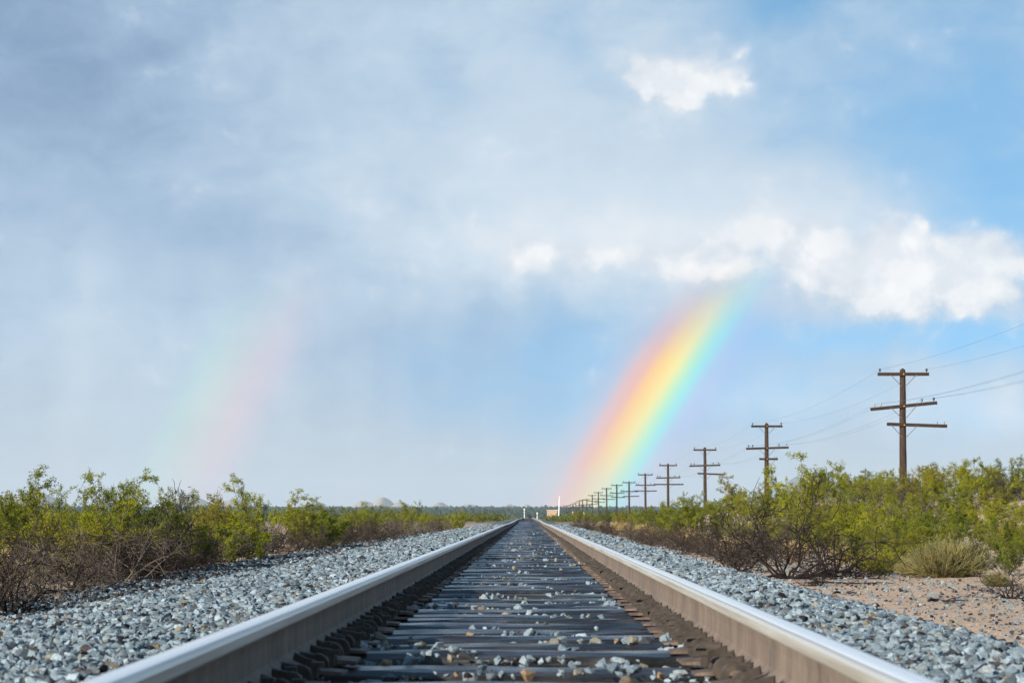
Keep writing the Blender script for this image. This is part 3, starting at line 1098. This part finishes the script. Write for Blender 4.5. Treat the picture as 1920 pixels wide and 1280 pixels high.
def leaves(centres, per, spread, ln, wd, rs, axis_=None):
    g = np.random.default_rng(rs.randrange(1 << 30))
    c = np.repeat(np.array(centres), per, axis=0)
    n = len(c)
    c = c + g.normal(0, spread, (n, 3))
    d = g.normal(size=(n, 3)) + np.array([0, 0, 0.5])
    d /= np.linalg.norm(d, axis=1)[:, None]
    if axis_ is None:
        s_ = np.cross(d, g.normal(size=(n, 3)))
    else:                              # blades turn their faces outward from the plant
        o_ = c - np.array([0, 0, axis_])
        o_ /= np.linalg.norm(o_, axis=1)[:, None] + 1e-9
        s_ = np.cross(d, o_ + g.normal(0, 0.45, (n, 3)))
    s_ /= np.linalg.norm(s_, axis=1)[:, None] + 1e-9
    l_ = ln * g.uniform(0.7, 1.3, (n, 1))
    w_ = wd * g.uniform(0.7, 1.3, (n, 1))
    v = np.stack([c, c + d * l_ * 0.5 + s_ * w_, c + d * l_, c + d * l_ * 0.5 - s_ * w_], 1).reshape(-1, 3)
    f = np.arange(n * 4).reshape(-1, 4)
    return v, f


def creosote(seed, H=1.6, stems=11, tilt=(8, 48), airy=0.0, per=5):
    rs = random.Random(seed)
    wood = MB()
    cl = []
    for s_ in range(stems):
        a = rs.uniform(0, 6.283)
        tl = R(rs.uniform(*tilt))
        d = Vector((math.cos(a) * math.sin(tl), math.sin(a) * math.sin(tl), math.cos(tl)))
        L = H * rs.uniform(0.7, 1.12) / max(0.75, math.cos(tl) ** 0.5)
        p = Vector((math.cos(a), math.sin(a), 0)) * rs.uniform(0.02, 0.14)
        p.z = -0.04
        pts, dd = poly(rs, p, d, L, 9, 0.13, 0.04)
        wood.tube(pts, [0.015 - 0.012 * k / 9 for k in range(10)], 4, False)
        for k in range(2, 10):
            t = k / 9
            if rs.random() < airy * (1 - t):
                continue
            for q in range(2 if t < 0.95 else 3):
                bd = side(rs, (pts[k] - pts[k - 1]).normalized(), R(rs.uniform(22, 60)))
                bl = H * rs.uniform(0.14, 0.30) * (1.15 - 0.55 * t)
                bp, bdd = poly(rs, pts[k], bd, bl, 4, 0.2, 0.07)
                wood.tube(bp, [0.006, 0.005, 0.0045, 0.004, 0.003], 3, False)
                for j in range(1, 5):
                    for w_ in range(2):
                        td = side(rs, (bp[j] - bp[j - 1]).normalized(), R(rs.uniform(20, 65)))
                        tp = bp[j] + td * rs.uniform(0.05, 0.13)
                        if j % 2 == 0 and w_ == 0:
                            wood.tube([bp[j], tp], [0.003, 0.002], 3, False)
                        cl.append(tuple(bp[j].lerp(tp, 0.55)))
                        cl.append(tuple(tp))
    cl = [q for q in cl if rs.random() < 0.62]
    v, f = leaves(cl, int(per * 1.7), 0.021, 0.036, 0.0105, rs, H * 0.35)
    return wood.mesh('stems', M['twig']), mesh('foliage', v, f, [M['leaf']])


def deadbush(seed, H=0.85, stems=11, tilt=(15, 75), mat='dead', thick=1.15, dens=2):
    rs = random.Random(seed)
    wood = MB()
    for s_ in range(stems):
        a = rs.uniform(0, 6.283)
        tl = R(rs.uniform(*tilt))
        d = Vector((math.cos(a) * math.sin(tl), math.sin(a) * math.sin(tl), math.cos(tl)))
        L = H * rs.uniform(0.75, 1.25)
        p = Vector((math.cos(a), math.sin(a), 0)) * rs.uniform(0.0, 0.10)
        p.z = -0.03
        pts, dd = poly(rs, p, d, L, 8, 0.20, 0.05, 0.16)
        for q in pts:
            q.z = max(q.z, 0.012)
        wood.tube(pts, [(0.014 - 0.011 * k / 8) * thick for k in range(9)], 4, False)
        for k in range(2, 9):
            for q in range(dens if rs.random() < 0.6 else 1):
                bd = side(rs, (pts[k] - pts[k - 1]).normalized(), R(rs.uniform(25, 75)))
                bp, bdd = poly(rs, pts[k], bd, L * rs.uniform(0.2, 0.45), 4, 0.3, 0.02)
                for z_ in bp:
                    z_.z = max(z_.z, 0.01)
                wood.tube(bp, [0.006 * thick, 0.005 * thick, 0.004 * thick, 0.0035 * thick, 0.0025 * thick], 3, False)
                for j in (1, 2, 3, 4):
                    for w_ in range(1):
                        td = side(rs, (bp[j] - bp[j - 1]).normalized(), R(rs.uniform(25, 80)))
                        tp, _ = poly(rs, bp[j], td, L * rs.uniform(0.07, 0.2), 2, 0.35, 0)
                        wood.tube(tp, [0.0032 * thick, 0.0028 * thick, 0.002 * thick], 3, False)
    return wood.mesh('branches', M[mat])


def tuft(seed, H=0.5, Rr=0.62, n=1500, mat='tuft', lean=80, sprigs=4):
    """dome of fine stems that fork into short sprigs near their tips"""
    g = np.random.default_rng(seed)
    a = g.uniform(0, 2 * np.pi, n)
    tl = np.radians(lean) * np.sqrt(g.uniform(0, 1, n))
    rad = 1 / np.sqrt((np.sin(tl) / Rr) ** 2 + (np.cos(tl) / H) ** 2)
    L = rad * g.uniform(0.55, 0.92, n)
    d = np.stack([np.cos(a) * np.sin(tl), np.sin(a) * np.sin(tl), np.cos(tl)], 1)
    base = g.normal(0, 0.07, (n, 3)) * np.array([1, 1, 0])
    tip = base + d * L[:, None] + g.normal(0, 0.03, (n, 3)) + np.array([0, 0, 0.02])
    segs = [(base, tip, 0.0030)]
    for k in range(sprigs):
        t = g.uniform(0.55, 1.0, (n, 1))
        p = base + (tip - base) * t
        e = d + g.normal(0, 0.42, (n, 3)) + np.array([0, 0, 0.35])
        e /= np.linalg.norm(e, axis=1)[:, None]
        q = p + e * (g.uniform(0.10, 0.24, (n, 1)) * H)
        segs.append((p, q, 0.0026))
    V, T, off_ = [], [], 0
    for p, q, w_ in segs:
        dd = q - p
        s_ = np.cross(dd, g.normal(size=(n, 3)))
        s_ /= np.linalg.norm(s_, axis=1)[:, None] + 1e-9
        v = np.stack([p - s_ * w_, p + s_ * w_, q + s_ * w_ * 0.5, q - s_ * w_ * 0.5], 1).reshape(-1, 3)
        v[:, 2] = np.maximum(v[:, 2], 0.0)
        V.append(v)
        T.append(np.arange(n * 4).reshape(-1, 4) + off_)
        off_ += n * 4
    return mesh('blades', np.concatenate(V), np.concatenate(T), [M[mat]])


CRE = [creosote(11, 1.55, 12), creosote(12, 1.6, 13, (5, 55)), creosote(13, 1.5, 11), creosote(14, 1.6, 12, (10, 60)), creosote(15, 1.5, 14, (5, 50)), creosote(16, 1.55, 12)]
AIR = [creosote(21, 1.75, 7, (3, 30), 0.85, 6), creosote(22, 1.8, 6, (3, 34), 0.9, 6), creosote(23, 1.75, 7, (4, 36), 0.85, 6)]
LOW = [creosote(31, 1.0, 12, (20, 70), 0.0, 6), creosote(32, 0.95, 12, (15, 72), 0.0, 6)]
DEAD = [deadbush(41), deadbush(42, 0.9, 10), deadbush(43, 0.8, 12)]
BURNT = [deadbush(51, 1.3, 12, (25, 84), 'burnt', 1.4, 2), deadbush(52, 1.0, 11, (15, 80), 'burnt', 1.4)]
TUFT = [tuft(61, 0.46, 0.56, 2200), tuft(62, 0.42, 0.46, 1500)]
STRAW = [tuft(63, 0.42, 0.32, 500, 'straw', 55, 2), tuft(64, 0.46, 0.36, 500, 'straw', 50, 2)]
RAB = [tuft(65, 0.44, 0.38, 1500, 'rabbit', 75)]
CREOBJ = CRE + AIR + LOW
rp = random.Random(9)
placed = []


def plant(name, parts, x, y, sc, label, cat, group=None, zs=1.0, sink=0.0, rz=None):
    z = float(ground(x, y))
    if -4.6 < x < 3.7 and y < 1000:
        z = max(z, float(bed(x, y)))
    root = link(name, None, loc=(x, y, z - sink), label=label, cat=cat, group=group)
    root.rotation_euler = (0, 0, rp.uniform(0, 6.283) if rz is None else rz)
    root.scale = (sc, sc, sc * zs)
    for nm, me in parts:
        link(nm, me, root)
    placed.append((x, y, sc))
    return root


def cre(proto, x, y, H, label, group=None, wide=1.0):
    w, l = proto
    base = max(v.co.z for v in l.vertices)
    sc = H / base
    return plant('creosote_bush', [('stems', w), ('foliage', l)], x, y, sc * wide, label, 'bush', group, 1.0 / wide)


def pxX(pxl, Y):
    return CAMX + (pxl - VPX) / F * Y


def hgt(pyl, x, Y):
    return CAMZ + (VPY - pyl) / F * Y - float(ground(x, Y))


# skyline bushes that can be pointed out: (px x, distance, px y of the top, prototype, label)
NAMED = [
    (18, 33, 868, AIR[0], 'tall dark leggy bush cut by the left border of the picture'),
    (112, 38, 884, AIR[1], 'tall open bush with bare stems between the two leggiest bushes by the left border'),
    (196, 36, 874, AIR[2], 'tallest leggy bush of the left thicket, two dark leaf heads against grey sky'),
    (250, 37, 900, CRE[0], 'leafy bush leaning beside the tallest leggy bush of the left thicket'),
    (312, 42, 890, AIR[1], 'thin pointed bush in front of the pale hill under the faint rainbow'),
    (408, 48, 918, CRE[2], 'broad low crowned bush beside the pale hill under the faint rainbow'),
    (490, 46, 886, AIR[0], 'leggy bush with bare grey twigs alone above the middle of the left thicket'),
    (560, 60, 928, CRE[4], 'low rounded bush just past the leggy bush with bare twigs'),
    (778, 88, 935, AIR[2], 'dark upright bush under the pointed tan hill near the track'),
    (860, 120, 953, CRE[1], 'dark green bush at the far end of the left thicket'),
    (1495, 62, 847, AIR[1], 'tall airy bush rising in front of the blue peak'),
    (1570, 66, 860, AIR[2], 'leggy bush between the blue peak and the nearest pole'),
    (1765, 58, 880, AIR[0], 'thin branched bush against the sky just beyond the nearest pole'),
    (1850, 56, 878, AIR[1], 'spreading dark bush on the mound crest at the right border'),
    (1385, 100, 884, AIR[0], 'wispy bush beside the second telegraph pole'),
    (1290, 120, 918, AIR[2], 'sparse small bush by the third telegraph pole'),
    (1880, 33, 960, CRE[3], 'bright green bush standing behind the rounded dry tuft at the right border'),
    (1760, 40, 955, CRE[5], 'dense green bush directly behind the big rounded dry tuft'),
    (1600, 46, 930, CRE[0], 'yellowish green bush behind the black dead shrub'),
]
for (xx, Y, ty_, pr, lab) in NAMED:
    x = pxX(xx, Y)
    cre(pr, x, Y, max(0.7, hgt(ty_, x, Y)), lab)


def too_close(x, y, d):
    return any((x - a) ** 2 + ((y - b_) * 0.6) ** 2 < d * d for a, b_, _ in placed)


# thickets: choose spots first, drop those that nearer bushes hide, then name each by row and neighbourhood
spots_ = []
for side_, bands_ in ((-1, ((30, 40, 7, 0, 0, 0.6, 1.15), (40, 55, 13, 0, 0, 0.65, 1.3), (55, 80, 18, 0, 0, 0.7, 1.45), (80, 120, 17, 0, 0, 0.75, 1.5), (120, 200, 16, 0, 0, 1.0, 1.5), (200, 330, 12, 0, 0, 1.0, 1.5))),
                      (1, ((37, 48, 10, 6.3, 10.6, 0.75, 1.1), (48, 65, 25, 6.2, 14, 0.7, 1.45), (65, 95, 34, 5.4, 19, 0.8, 1.65), (95, 140, 24, 5.0, 22, 1.1, 1.7), (140, 220, 18, 4.8, 16, 1.0, 1.6), (220, 330, 12, 4.6, 12, 1.0, 1.5)))):
    for Y0, Y1, n, xa, xb, hmin, hmax in bands_:
        k = tries = 0
        while k < n and tries < 500:
            tries += 1
            Y = rp.uniform(Y0, Y1)
            if side_ < 0:
                x = rp.uniform(max(pxX(-40, Y), -18), -6.3 if Y < 60 else -5.6)
            else:
                x = rp.uniform(xa, min(xb, pxX(1960, Y)))
            if too_close(x, Y, 0.8) or any((x - q[0]) ** 2 + ((Y - q[1]) * 0.6) ** 2 < 0.7 for q in spots_):
                continue
            spots_.append((x, Y, rp.uniform(hmin, hmax), rp.uniform(1.0, 1.35), rp.randrange(len(CRE))))
            k += 1
spots_.sort(key=lambda q: q[1])
boxes, keep = [], []
for (x, Y, h, wd, pi_) in spots_:
    cx_ = VPX + (x - CAMX) / Y * F
    hw = 0.72 * wd * h / 1.5 / Y * F
    tp_ = VPY - (float(ground(x, Y)) + h - CAMZ) / Y * F
    shown_ = False
    for u in np.linspace(-0.9, 0.9, 7):
        sx__ = cx_ + u * hw
        cover = sum(1 for (c2, h2, t2) in boxes if abs(sx__ - c2) < h2 * 0.8 and t2 < tp_ + 3)
        if cover < 2 and -10 < sx__ < 1930:
            shown_ = True
    if shown_:
        keep.append((x, Y, h, wd, pi_, cx_))
    boxes.append((cx_, hw, tp_))
ORDN = ['first', 'second', 'third', 'fourth', 'fifth', 'sixth', 'seventh', 'eighth', 'ninth', 'tenth', 'eleventh', 'twelfth', 'thirteenth', 'fourteenth', 'fifteenth', 'sixteenth', 'seventeenth', 'eighteenth', 'nineteenth', 'twentieth', 'twenty-first', 'twenty-second', 'twenty-third', 'twenty-fourth', 'twenty-fifth', 'twenty-sixth', 'twenty-seventh', 'twenty-eighth']
buckets = {}
for q in keep:
    x, Y, h, wd, pi_, cx_ = q
    row = 'front row' if Y < 42 else 'second row' if Y < 60 else 'middle' if Y < 95 else 'back' if Y < 150 else 'far end'
    if x < 0:
        where = 'left thicket, ' + ('near the border' if cx_ < 220 else 'under the faint rainbow' if cx_ < 470 else 'past the faint rainbow' if cx_ < 700 else 'near the rails')
    else:
        where = 'right mound, ' + ('below far poles' if cx_ < 1270 else 'below third pole' if cx_ < 1390 else 'below second pole' if cx_ < 1480 else 'below blue peak' if cx_ < 1630 else 'below nearest pole' if cx_ < 1760 else 'toward the border')
    buckets.setdefault((row, where), []).append(q)
for (row, where), lst in sorted(buckets.items()):
    lst.sort(key=lambda q: q[5])
    for i_, (x, Y, h, wd, pi_, cx_) in enumerate(lst):
        lab = 'green bush, ' + row + ' of the ' + where + (', ' + ORDN[i_] + ' from the left' if len(lst) > 1 else '')
        cre(CRE[pi_], x, Y, h, lab, 'green bushes of the left thicket' if x < 0 else 'green bushes on the right mound', wide=wd)
print('bushes', len(spots_), len(keep))
# low bright bushes in front of the left thicket
for xx, Y, h, lab in ((130, 31, 0.85, 'bright yellow green low bush nearest the left border, before the tall leggy bushes'), (265, 35, 0.95, 'bright yellow green low bush behind the black forked shrub'),
                 (345, 38, 1.0, 'bright yellow green low bush under the thin pointed bush'), (440, 45, 1.0, 'bright yellow green low bush before the leggy bush with bare twigs'),
                 (600, 62, 1.05, 'bright yellow green low bush farthest along the left thicket front')):
    cre(rp.choice(LOW), pxX(xx, Y), Y, h, lab, 'bright low bushes of the left thicket', wide=1.15)


def deadp(protos, x, y, sc, label, group, name='dead_shrub', zs=1.0):
    return plant(name, [('branches', rp.choice(protos))], x, y, sc, label, 'dead shrub', group, zs)


# scorched brush along both ballast edges
def brush_row(side_name, items):
    rows = {}
    for it in items:
        Y = it[1]
        st_name = 'nearest stretch' if Y < 30 else 'second stretch' if Y < 45 else 'middle stretch' if Y < 70 else 'far stretch' if Y < 110 else 'farthest stretch'
        rows.setdefault(st_name, []).append(it)
    for st_name, lst in rows.items():
        lst.sort(key=lambda q: q[0] / q[1])
        for i_, (x, Y, sc) in enumerate(lst):
            lab = 'brown leafless brush edging the ' + side_name + ' gravel, ' + st_name + (', ' + ORDN[min(i_, 27)] + ' from left' if len(lst) > 1 else '')
            deadp(DEAD, x, Y, sc, lab, 'dead brush along the ' + side_name + ' gravel edge')


items = []
Y = 18.6
while Y < 150:
    x = np.interp(Y, [18, 26, 38, 51, 60, 110, 150], [-4.75, -5.35, -5.75, -6.1, -5.6, -5.1, -5.0]) + rp.uniform(-0.25, 0.25)
    if VPX + x / Y * F > -60:
        items.append((x, Y, rp.uniform(0.62, 0.95)))
        if rp.random() < 0.3:
            items.append((x - rp.uniform(0.6, 1.2), Y + rp.uniform(0, 1), rp.uniform(0.6, 0.95)))
    Y += rp.uniform(1.0, 1.7) * (1 + max(0, Y - 30) / 45)
brush_row('left', items)
deadp([BURNT[1]], pxX(285, 31.0), 31.0, 0.9, 'black forked shrub with thick bare stems in front of the left thicket', None)
deadp([BURNT[1]], pxX(25, 20.5), 20.5, 0.62, 'black scorched shrub at the left border beside the dark gravel', None)
# right: the big black shrub, small ones, and the row further on
bigY = 33.5
deadp([BURNT[0]], pxX(1475, bigY), bigY, 1.12, 'large black dead shrub sprawling on the sand beside the right gravel shoulder', None, zs=0.95)
deadp([BURNT[1]], pxX(1560, 34.5), 34.5, 0.85, 'black tangled shrub merging into the right flank of the large dead shrub', None)
deadp([DEAD[0]], pxX(1375, 37), 37, 0.9, 'brown twiggy shrub merging into the track side of the large black shrub', None)
deadp([BURNT[1]], pxX(1535, 30.2), 30.2, 0.36, 'tiny forked dead sapling in front of the large black shrub', None)
deadp([BURNT[0]], pxX(1890, 26.0), 26.0, 0.55, 'low black branches lying on the sand at the right border', None, zs=0.55)
items = []
Y = 41.0
while Y < 200:
    x = 3.9 + rp.uniform(-0.3, 0.5)
    items.append((x, Y, rp.uniform(0.6, 0.95)))
    if rp.random() < 0.45:
        items.append((x + rp.uniform(0.7, 1.4), Y + rp.uniform(0, 2), rp.uniform(0.55, 0.9)))
    Y += rp.uniform(1.5, 2.8) * (1 + (Y - 41) / 45)
brush_row('right', items)
# tufts
plant('dry_tuft', [('blades', TUFT[0])], pxX(1770, 33.2), 33.2, 1.3, 'big rounded pale yellow tuft of fine stems on the sand', 'tuft', sink=0.02)
plant('dry_tuft', [('blades', TUFT[1])], pxX(1712, 34.6), 34.6, 0.75, 'smaller grey green tuft against the track side of the big rounded tuft', 'tuft')
plant('dry_tuft', [('blades', TUFT[1])], pxX(1862, 30.4), 30.4, 0.48, 'small pale tuft low on the sand before the big rounded tuft', 'tuft')
plant('yellow_bush', [('blades', RAB[0])], pxX(1645, 36.5), 36.5, 0.95, 'yellow green rounded bush between the black shrub and the big tuft', 'bush')
plant('yellow_bush', [('blades', RAB[0])], pxX(1625, 38.5), 38.5, 0.7, 'small yellow green bush touching the far side of the rounded yellow one', 'bush')
for (xx, Y, sc) in ((45, 33, 1.2), (75, 33.6, 1.1), (110, 34.2, 1.2), (150, 35, 1.1), (20, 32.5, 1.0), (130, 33.2, 1.1)):
    plant('straw_tuft', [('blades', rp.choice(STRAW))], pxX(xx, Y), Y, sc, 'straw coloured grass clump behind the left brown brush, ' + ORDN[[20, 45, 75, 110, 130, 150].index(xx)] + ' from the border', 'grass tuft', 'straw clumps behind the left brush')
for (X_, Y, sc) in ((5.2, 58, 1.1), (5.0, 66, 1.2), (5.4, 75, 1.2), (4.9, 86, 1.3), (5.1, 98, 1.4), (4.9, 112, 1.4), (5.0, 128, 1.5), (4.8, 145, 1.5), (5.7, 62, 1.0), (5.6, 90, 1.2), (5.2, 105, 1.3), (5.1, 120, 1.4), (6.2, 44, 1.0), (5.6, 47, 1.0)):
    plant('straw_tuft', [('blades', rp.choice(STRAW))], X_, Y, sc, 'straw coloured grass clump in the right brown brush, ' + ORDN[[44, 47, 58, 62, 66, 75, 86, 90, 98, 105, 112, 120, 128, 145].index(Y)] + ' nearest along the rail', 'grass tuft', 'straw clumps in the right brush')
# grey leafless shrubs among the green on the mound
gs = sorted(((rp.uniform(6.4, 13), rp.uniform(46, 90)) for _ in range(13)), key=lambda q: q[0] / q[1])
for i_, (x, Y) in enumerate(q for q in gs if pxX(1300, q[1]) < q[0] < pxX(1915, q[1])):
    deadp(DEAD, x, Y, rp.uniform(0.9, 1.35), 'grey leafless shrub among the green bushes of the right mound, ' + ORDN[i_] + ' from the left', 'grey shrubs among the green on the right mound')
# fallen sticks on the sand
for (x0_, y0_, x1_, y1_, Y_, lab) in ((1512, 1104, 1668, 1106, 31, 'long thin dead stick lying on the sand below the large black shrub'), (1735, 1136, 1800, 1134, 24.5, 'short dark stick lying on the pebbly sand before the big tuft'), (1560, 1128, 1600, 1122, 27, 'crooked dead twig on the sand edge beside the right gravel')):
    xa, xb = pxX(x0_, Y_), pxX(x1_, Y_)
    q = MB()
    pts = []
    for k in range(7):
        t = k / 6
        x = xa + (xb - xa) * t
        yy = Y_ + 0.12 * math.sin(t * 5)
        pts.append((x, yy, float(ground(x, yy)) + 0.018 + 0.01 * math.sin(t * 9)))
    q.tube(pts, [0.014, 0.016, 0.015, 0.013, 0.012, 0.009, 0.005], 6)
    q.tube([pts[3], (pts[3][0] + 0.12, pts[3][1] - 0.06, pts[3][2] + 0.05)], [0.008, 0.004], 5)
    link('fallen_stick', q.mesh('fallen_stick', M['burnt']), label=lab, cat='stick', group='sticks on the sand')
# grey shrubs on the mound crest at the right border
for (xx, Y, top_) in ((1880, 62, 908), (1915, 60, 905), (1840, 64, 915), (1800, 63, 918), (1895, 70, 903)):
    x = pxX(xx, Y)
    deadp(DEAD, x, Y, max(0.5, hgt(top_, x, Y) / 0.75), 'grey brown dry shrub on the mound crest, ' + ORDN[[1915, 1895, 1880, 1840, 1800].index(xx)] + ' from the right border', 'dry shrubs on the mound crest', zs=0.8)

# far scrub: low clumps past the modelled bushes, one mass
g = np.random.default_rng(77)
cent = []
for side_ in (-1, 1):
    n = 1500
    Y = 330 + 900 * g.uniform(0, 1, n) ** 1.5
    x = side_ * (4.6 + g.uniform(0, 1, n) ** 1.6 * 0.26 * Y)
    h = g.uniform(0.7, 1.5, n)
    for a_, b_, c_ in zip(x, Y, h):
        k = 26
        q = g.normal(0, 1, (k, 3)) * np.array([0.75, 0.75, 0.33]) * c_
        q[:, 2] = np.abs(q[:, 2]) + 0.1
        cent.append(q + np.array([a_, b_, float(ground(a_, b_))]))
cent = np.concatenate(cent)
v, f = leaves(cent, 1, 0.02, 0.42, 0.12, random.Random(3))
link('distant_scrub', mesh('distant_scrub', v, f, [M['leaf_far']]), kind='stuff', label='far green scrub thinning out toward the crossing on both sides')

# ------------------------------------------------------------------ far things at the crossing
D = 900.0


def gpos(pxl, Y):
    x = pxX(pxl, Y)
    return x, float(ground(x, Y))


x, z = gpos(1047, D)
gate = link('crossing_gate', None, loc=(x, D, z), label='raised white crossing gate arm standing tall beside the distant crossing', cat='crossing gate')
topz = CAMZ + (VPY - 930) / F * D - z
q = MB(); q.tube([(0, 0, 0), (0, 0, 2.6)], 0.12, 8); q.box((0, 0, 2.0), (1.0, 0.5, 1.3)); q.box((0.1, 0, 0.5), (0.7, 0.7, 1.0))
link('mechanism', q.mesh('mechanism', M['white']), gate)
q = MB(); q.tube([(0, -0.3, 1.8), (0.2, -0.3, topz * 0.55), (0.35, -0.3, topz)], [0.28, 0.19, 0.14], 6)
link('arm', q.mesh('arm', M['white']), gate)
q = MB(); q.box((-0.35, 0.25, 1.5), (0.5, 0.2, 0.9)); link('counterweight', q.mesh('counterweight', M['dark']), gate)
for (pxl, pt, lab) in ((983, 953, 'white tapered signal mast beside the track end at the crossing'), (1007, 960, 'short white post right of the track end at the crossing')):
    x, z = gpos(pxl, D)
    o = link('signal_mast', None, loc=(x, D, z), label=lab, cat='signal mast')
    hh = CAMZ + (VPY - pt) / F * D - z
    q = MB(); q.tube([(0, 0, 0), (0, 0, hh * 0.6), (0, 0, hh)], [0.20, 0.13, 0.09], 8)
    link('mast', q.mesh('mast', M['white']), o)
    q = MB(); q.box((0, -0.1, hh - 0.35), (0.42, 0.12, 0.5)); link('signal_head', q.mesh('signal_head', M['white']), o)
x, z = gpos(1035, 930)
sh_ = link('shed', None, loc=(x, 930, z), label='small tan shed with a pale flat roof near the crossing gate', cat='shed')
hh = CAMZ + (VPY - 957) / F * 930 - z
q = MB(); q.box((0, 0, hh / 2), (4.2, 3, hh)); link('wall', q.mesh('wall', M['tan_wall']), sh_)
q = MB(); q.box((0, 0, hh + 0.14), (4.7, 3.5, 0.26)); link('roof', q.mesh('roof', M['pale_roof']), sh_)
q = MB(); q.box((0.9, -1.52, 1.0), (0.9, 0.06, 2.0)); link('door', q.mesh('door', M['dark']), sh_)
for (pxl, pt) in ((1074, 959.5), (1095.5, 960.5)):
    x, z = gpos(pxl, 700)
    hh = CAMZ + (VPY - pt) / F * 700 - z
    o = link('equipment_cabinet', None, loc=(x, 700, z), cat='cabinet', label='tiny white cabinet below the far poles, ' + ('nearer the gate' if pxl < 1080 else 'farther from the gate'))
    q = MB(); q.box((0, 0, hh / 2), (0.55, 0.5, hh)); link('housing', q.mesh('housing', M['white']), o)
    q = MB(); q.box((0, 0, hh + 0.04), (0.65, 0.6, 0.07)); link('lid', q.mesh('lid', M['white']), o)

# ------------------------------------------------------------------ distant wood and hills
g = np.random.default_rng(5)
n = 9000
Y = 1500 + 3000 * g.uniform(0, 1, n) ** 0.8
x = (g.uniform(-1, 1, n)) * 0.34 * Y
H = g.uniform(3.0, 6.0, n) * (1 + 0.4 * (g.uniform(0, 1, n) > 0.93))
Wd = H * g.uniform(0.35, 0.6, n)
z = ground(x, Y)
ringn = 6
lv = [(0.0, 0.35), (0.22, 1.0), (0.55, 0.85), (0.85, 0.4)]
VV = []
for (hz, wr) in lv:
    for k in range(ringn):
        a = 2 * np.pi * k / ringn
        jit = g.uniform(0.7, 1.25, n)
        VV.append(np.stack([x + np.cos(a) * Wd * wr * jit, Y + np.sin(a) * Wd * wr * jit, z + H * hz + g.normal(0, 0.12, n)], 1))
VV.append(np.stack([x, Y, z + H], 1))
nv = len(VV)
V = np.stack(VV, 1).reshape(-1, 3)
tri = []
for l_ in range(len(lv) - 1):
    for k in range(ringn):
        k2 = (k + 1) % ringn
        a, b_, c_, d_ = l_ * ringn + k, l_ * ringn + k2, (l_ + 1) * ringn + k2, (l_ + 1) * ringn + k
        tri += [(a, b_, c_), (a, c_, d_)]
for k in range(ringn):
    tri.append(((len(lv) - 1) * ringn + k, (len(lv) - 1) * ringn + (k + 1) % ringn, nv - 1))
tri = np.array(tri)
Ff = (tri[None] + (np.arange(n) * nv)[:, None, None]).reshape(-1, 3)
link('distant_forest', mesh('distant_forest', V, Ff, [M['forest']]), kind='stuff', label='dark blue green wood stretching along the horizon')


def hill(lab, Y, peaks, mat, depth=900, base=-30.0, seed=0):
    """ridge from peaks (px x, px y, px half width)"""
    g_ = np.random.default_rng(seed)
    x0 = min(p[0] - 3.0 * p[2] for p in peaks)
    x1 = max(p[0] + 3.0 * p[2] for p in peaks)
    U = np.linspace(x0, x1, 150)
    Vv = np.linspace(-1, 1, 41)
    uu, vv = np.meshgrid(U, Vv)
    h = np.zeros_like(uu)
    for (pxl, pyl, w) in peaks:
        amp = (VPY - pyl) / F * Y - base + CAMZ
        h = np.maximum(h, amp * np.exp(-np.abs((uu - pxl) / w) ** 1.7) * np.exp(-(vv * 1.6) ** 2))
    wx = CAMX + (uu - VPX) / F * Y
    wy = Y + vv * depth
    rough = 0
    for s_, a_ in ((260, 0.10), (110, 0.06), (47, 0.035)):
        rough = rough + a_ * (np.sin(wx / s_ + seed + np.cos(wy / s_ * 1.3) * 1.5) * np.cos(wy / s_ + seed * 2))
    h = h * (1 + rough * (1 - 0.6 * np.clip(h / (h.max() + 1e-6), 0, 1)))
    k = np.arange(uu.size).reshape(uu.shape)
    q = np.stack([k[:-1, :-1], k[:-1, 1:], k[1:, 1:], k[1:, :-1]], -1).reshape(-1, 4)
    link('hill', mesh('hill', np.stack([wx, wy, base + h], -1), q, [M[mat]], True), kind='structure', label=lab)


hill('pale tan hills under the faint rainbow left of the track', 8600, [(70, 922, 70), (215, 934, 60), (350, 929, 75), (440, 937, 60), (590, 941, 50)], 'hill', seed=1)
hill('pointed tan hill above the left thicket near the track', 8800, [(720, 933, 34), (686, 940, 46), (752, 942, 40), (826, 943, 34), (880, 947, 60)], 'hill', seed=2)
hill('low tan hill straight beyond the end of the track', 9200, [(955, 944, 34), (988, 945, 28), (905, 947, 40)], 'hill', seed=3)
hill('blue grey peak behind the second telegraph pole', 9800, [(1492, 893, 42), (1560, 925, 60), (1430, 930, 40)], 'peak', depth=1200, seed=4)

# ------------------------------------------------------------------ haze
hz = MB()
hz.box((0, 6000, 85), (13600, 13600, 240))
m = bpy.data.materials.new('haze_air')
m.use_nodes = True
m.node_tree.nodes.clear()
pv = m.node_tree.nodes.new('ShaderNodeVolumePrincipled')
pv.inputs['Color'].default_value = (0.80, 0.91, 1.0, 1)
pv.inputs['Density'].default_value = 7.5e-5
pv.inputs['Anisotropy'].default_value = 0.0
mo = m.node_tree.nodes.new('ShaderNodeOutputMaterial')
m.node_tree.links.new(pv.outputs[0], mo.inputs['Volume'])
link('haze', hz.mesh('haze', m), kind='stuff', label='thin pale haze of rainy air over the plain')
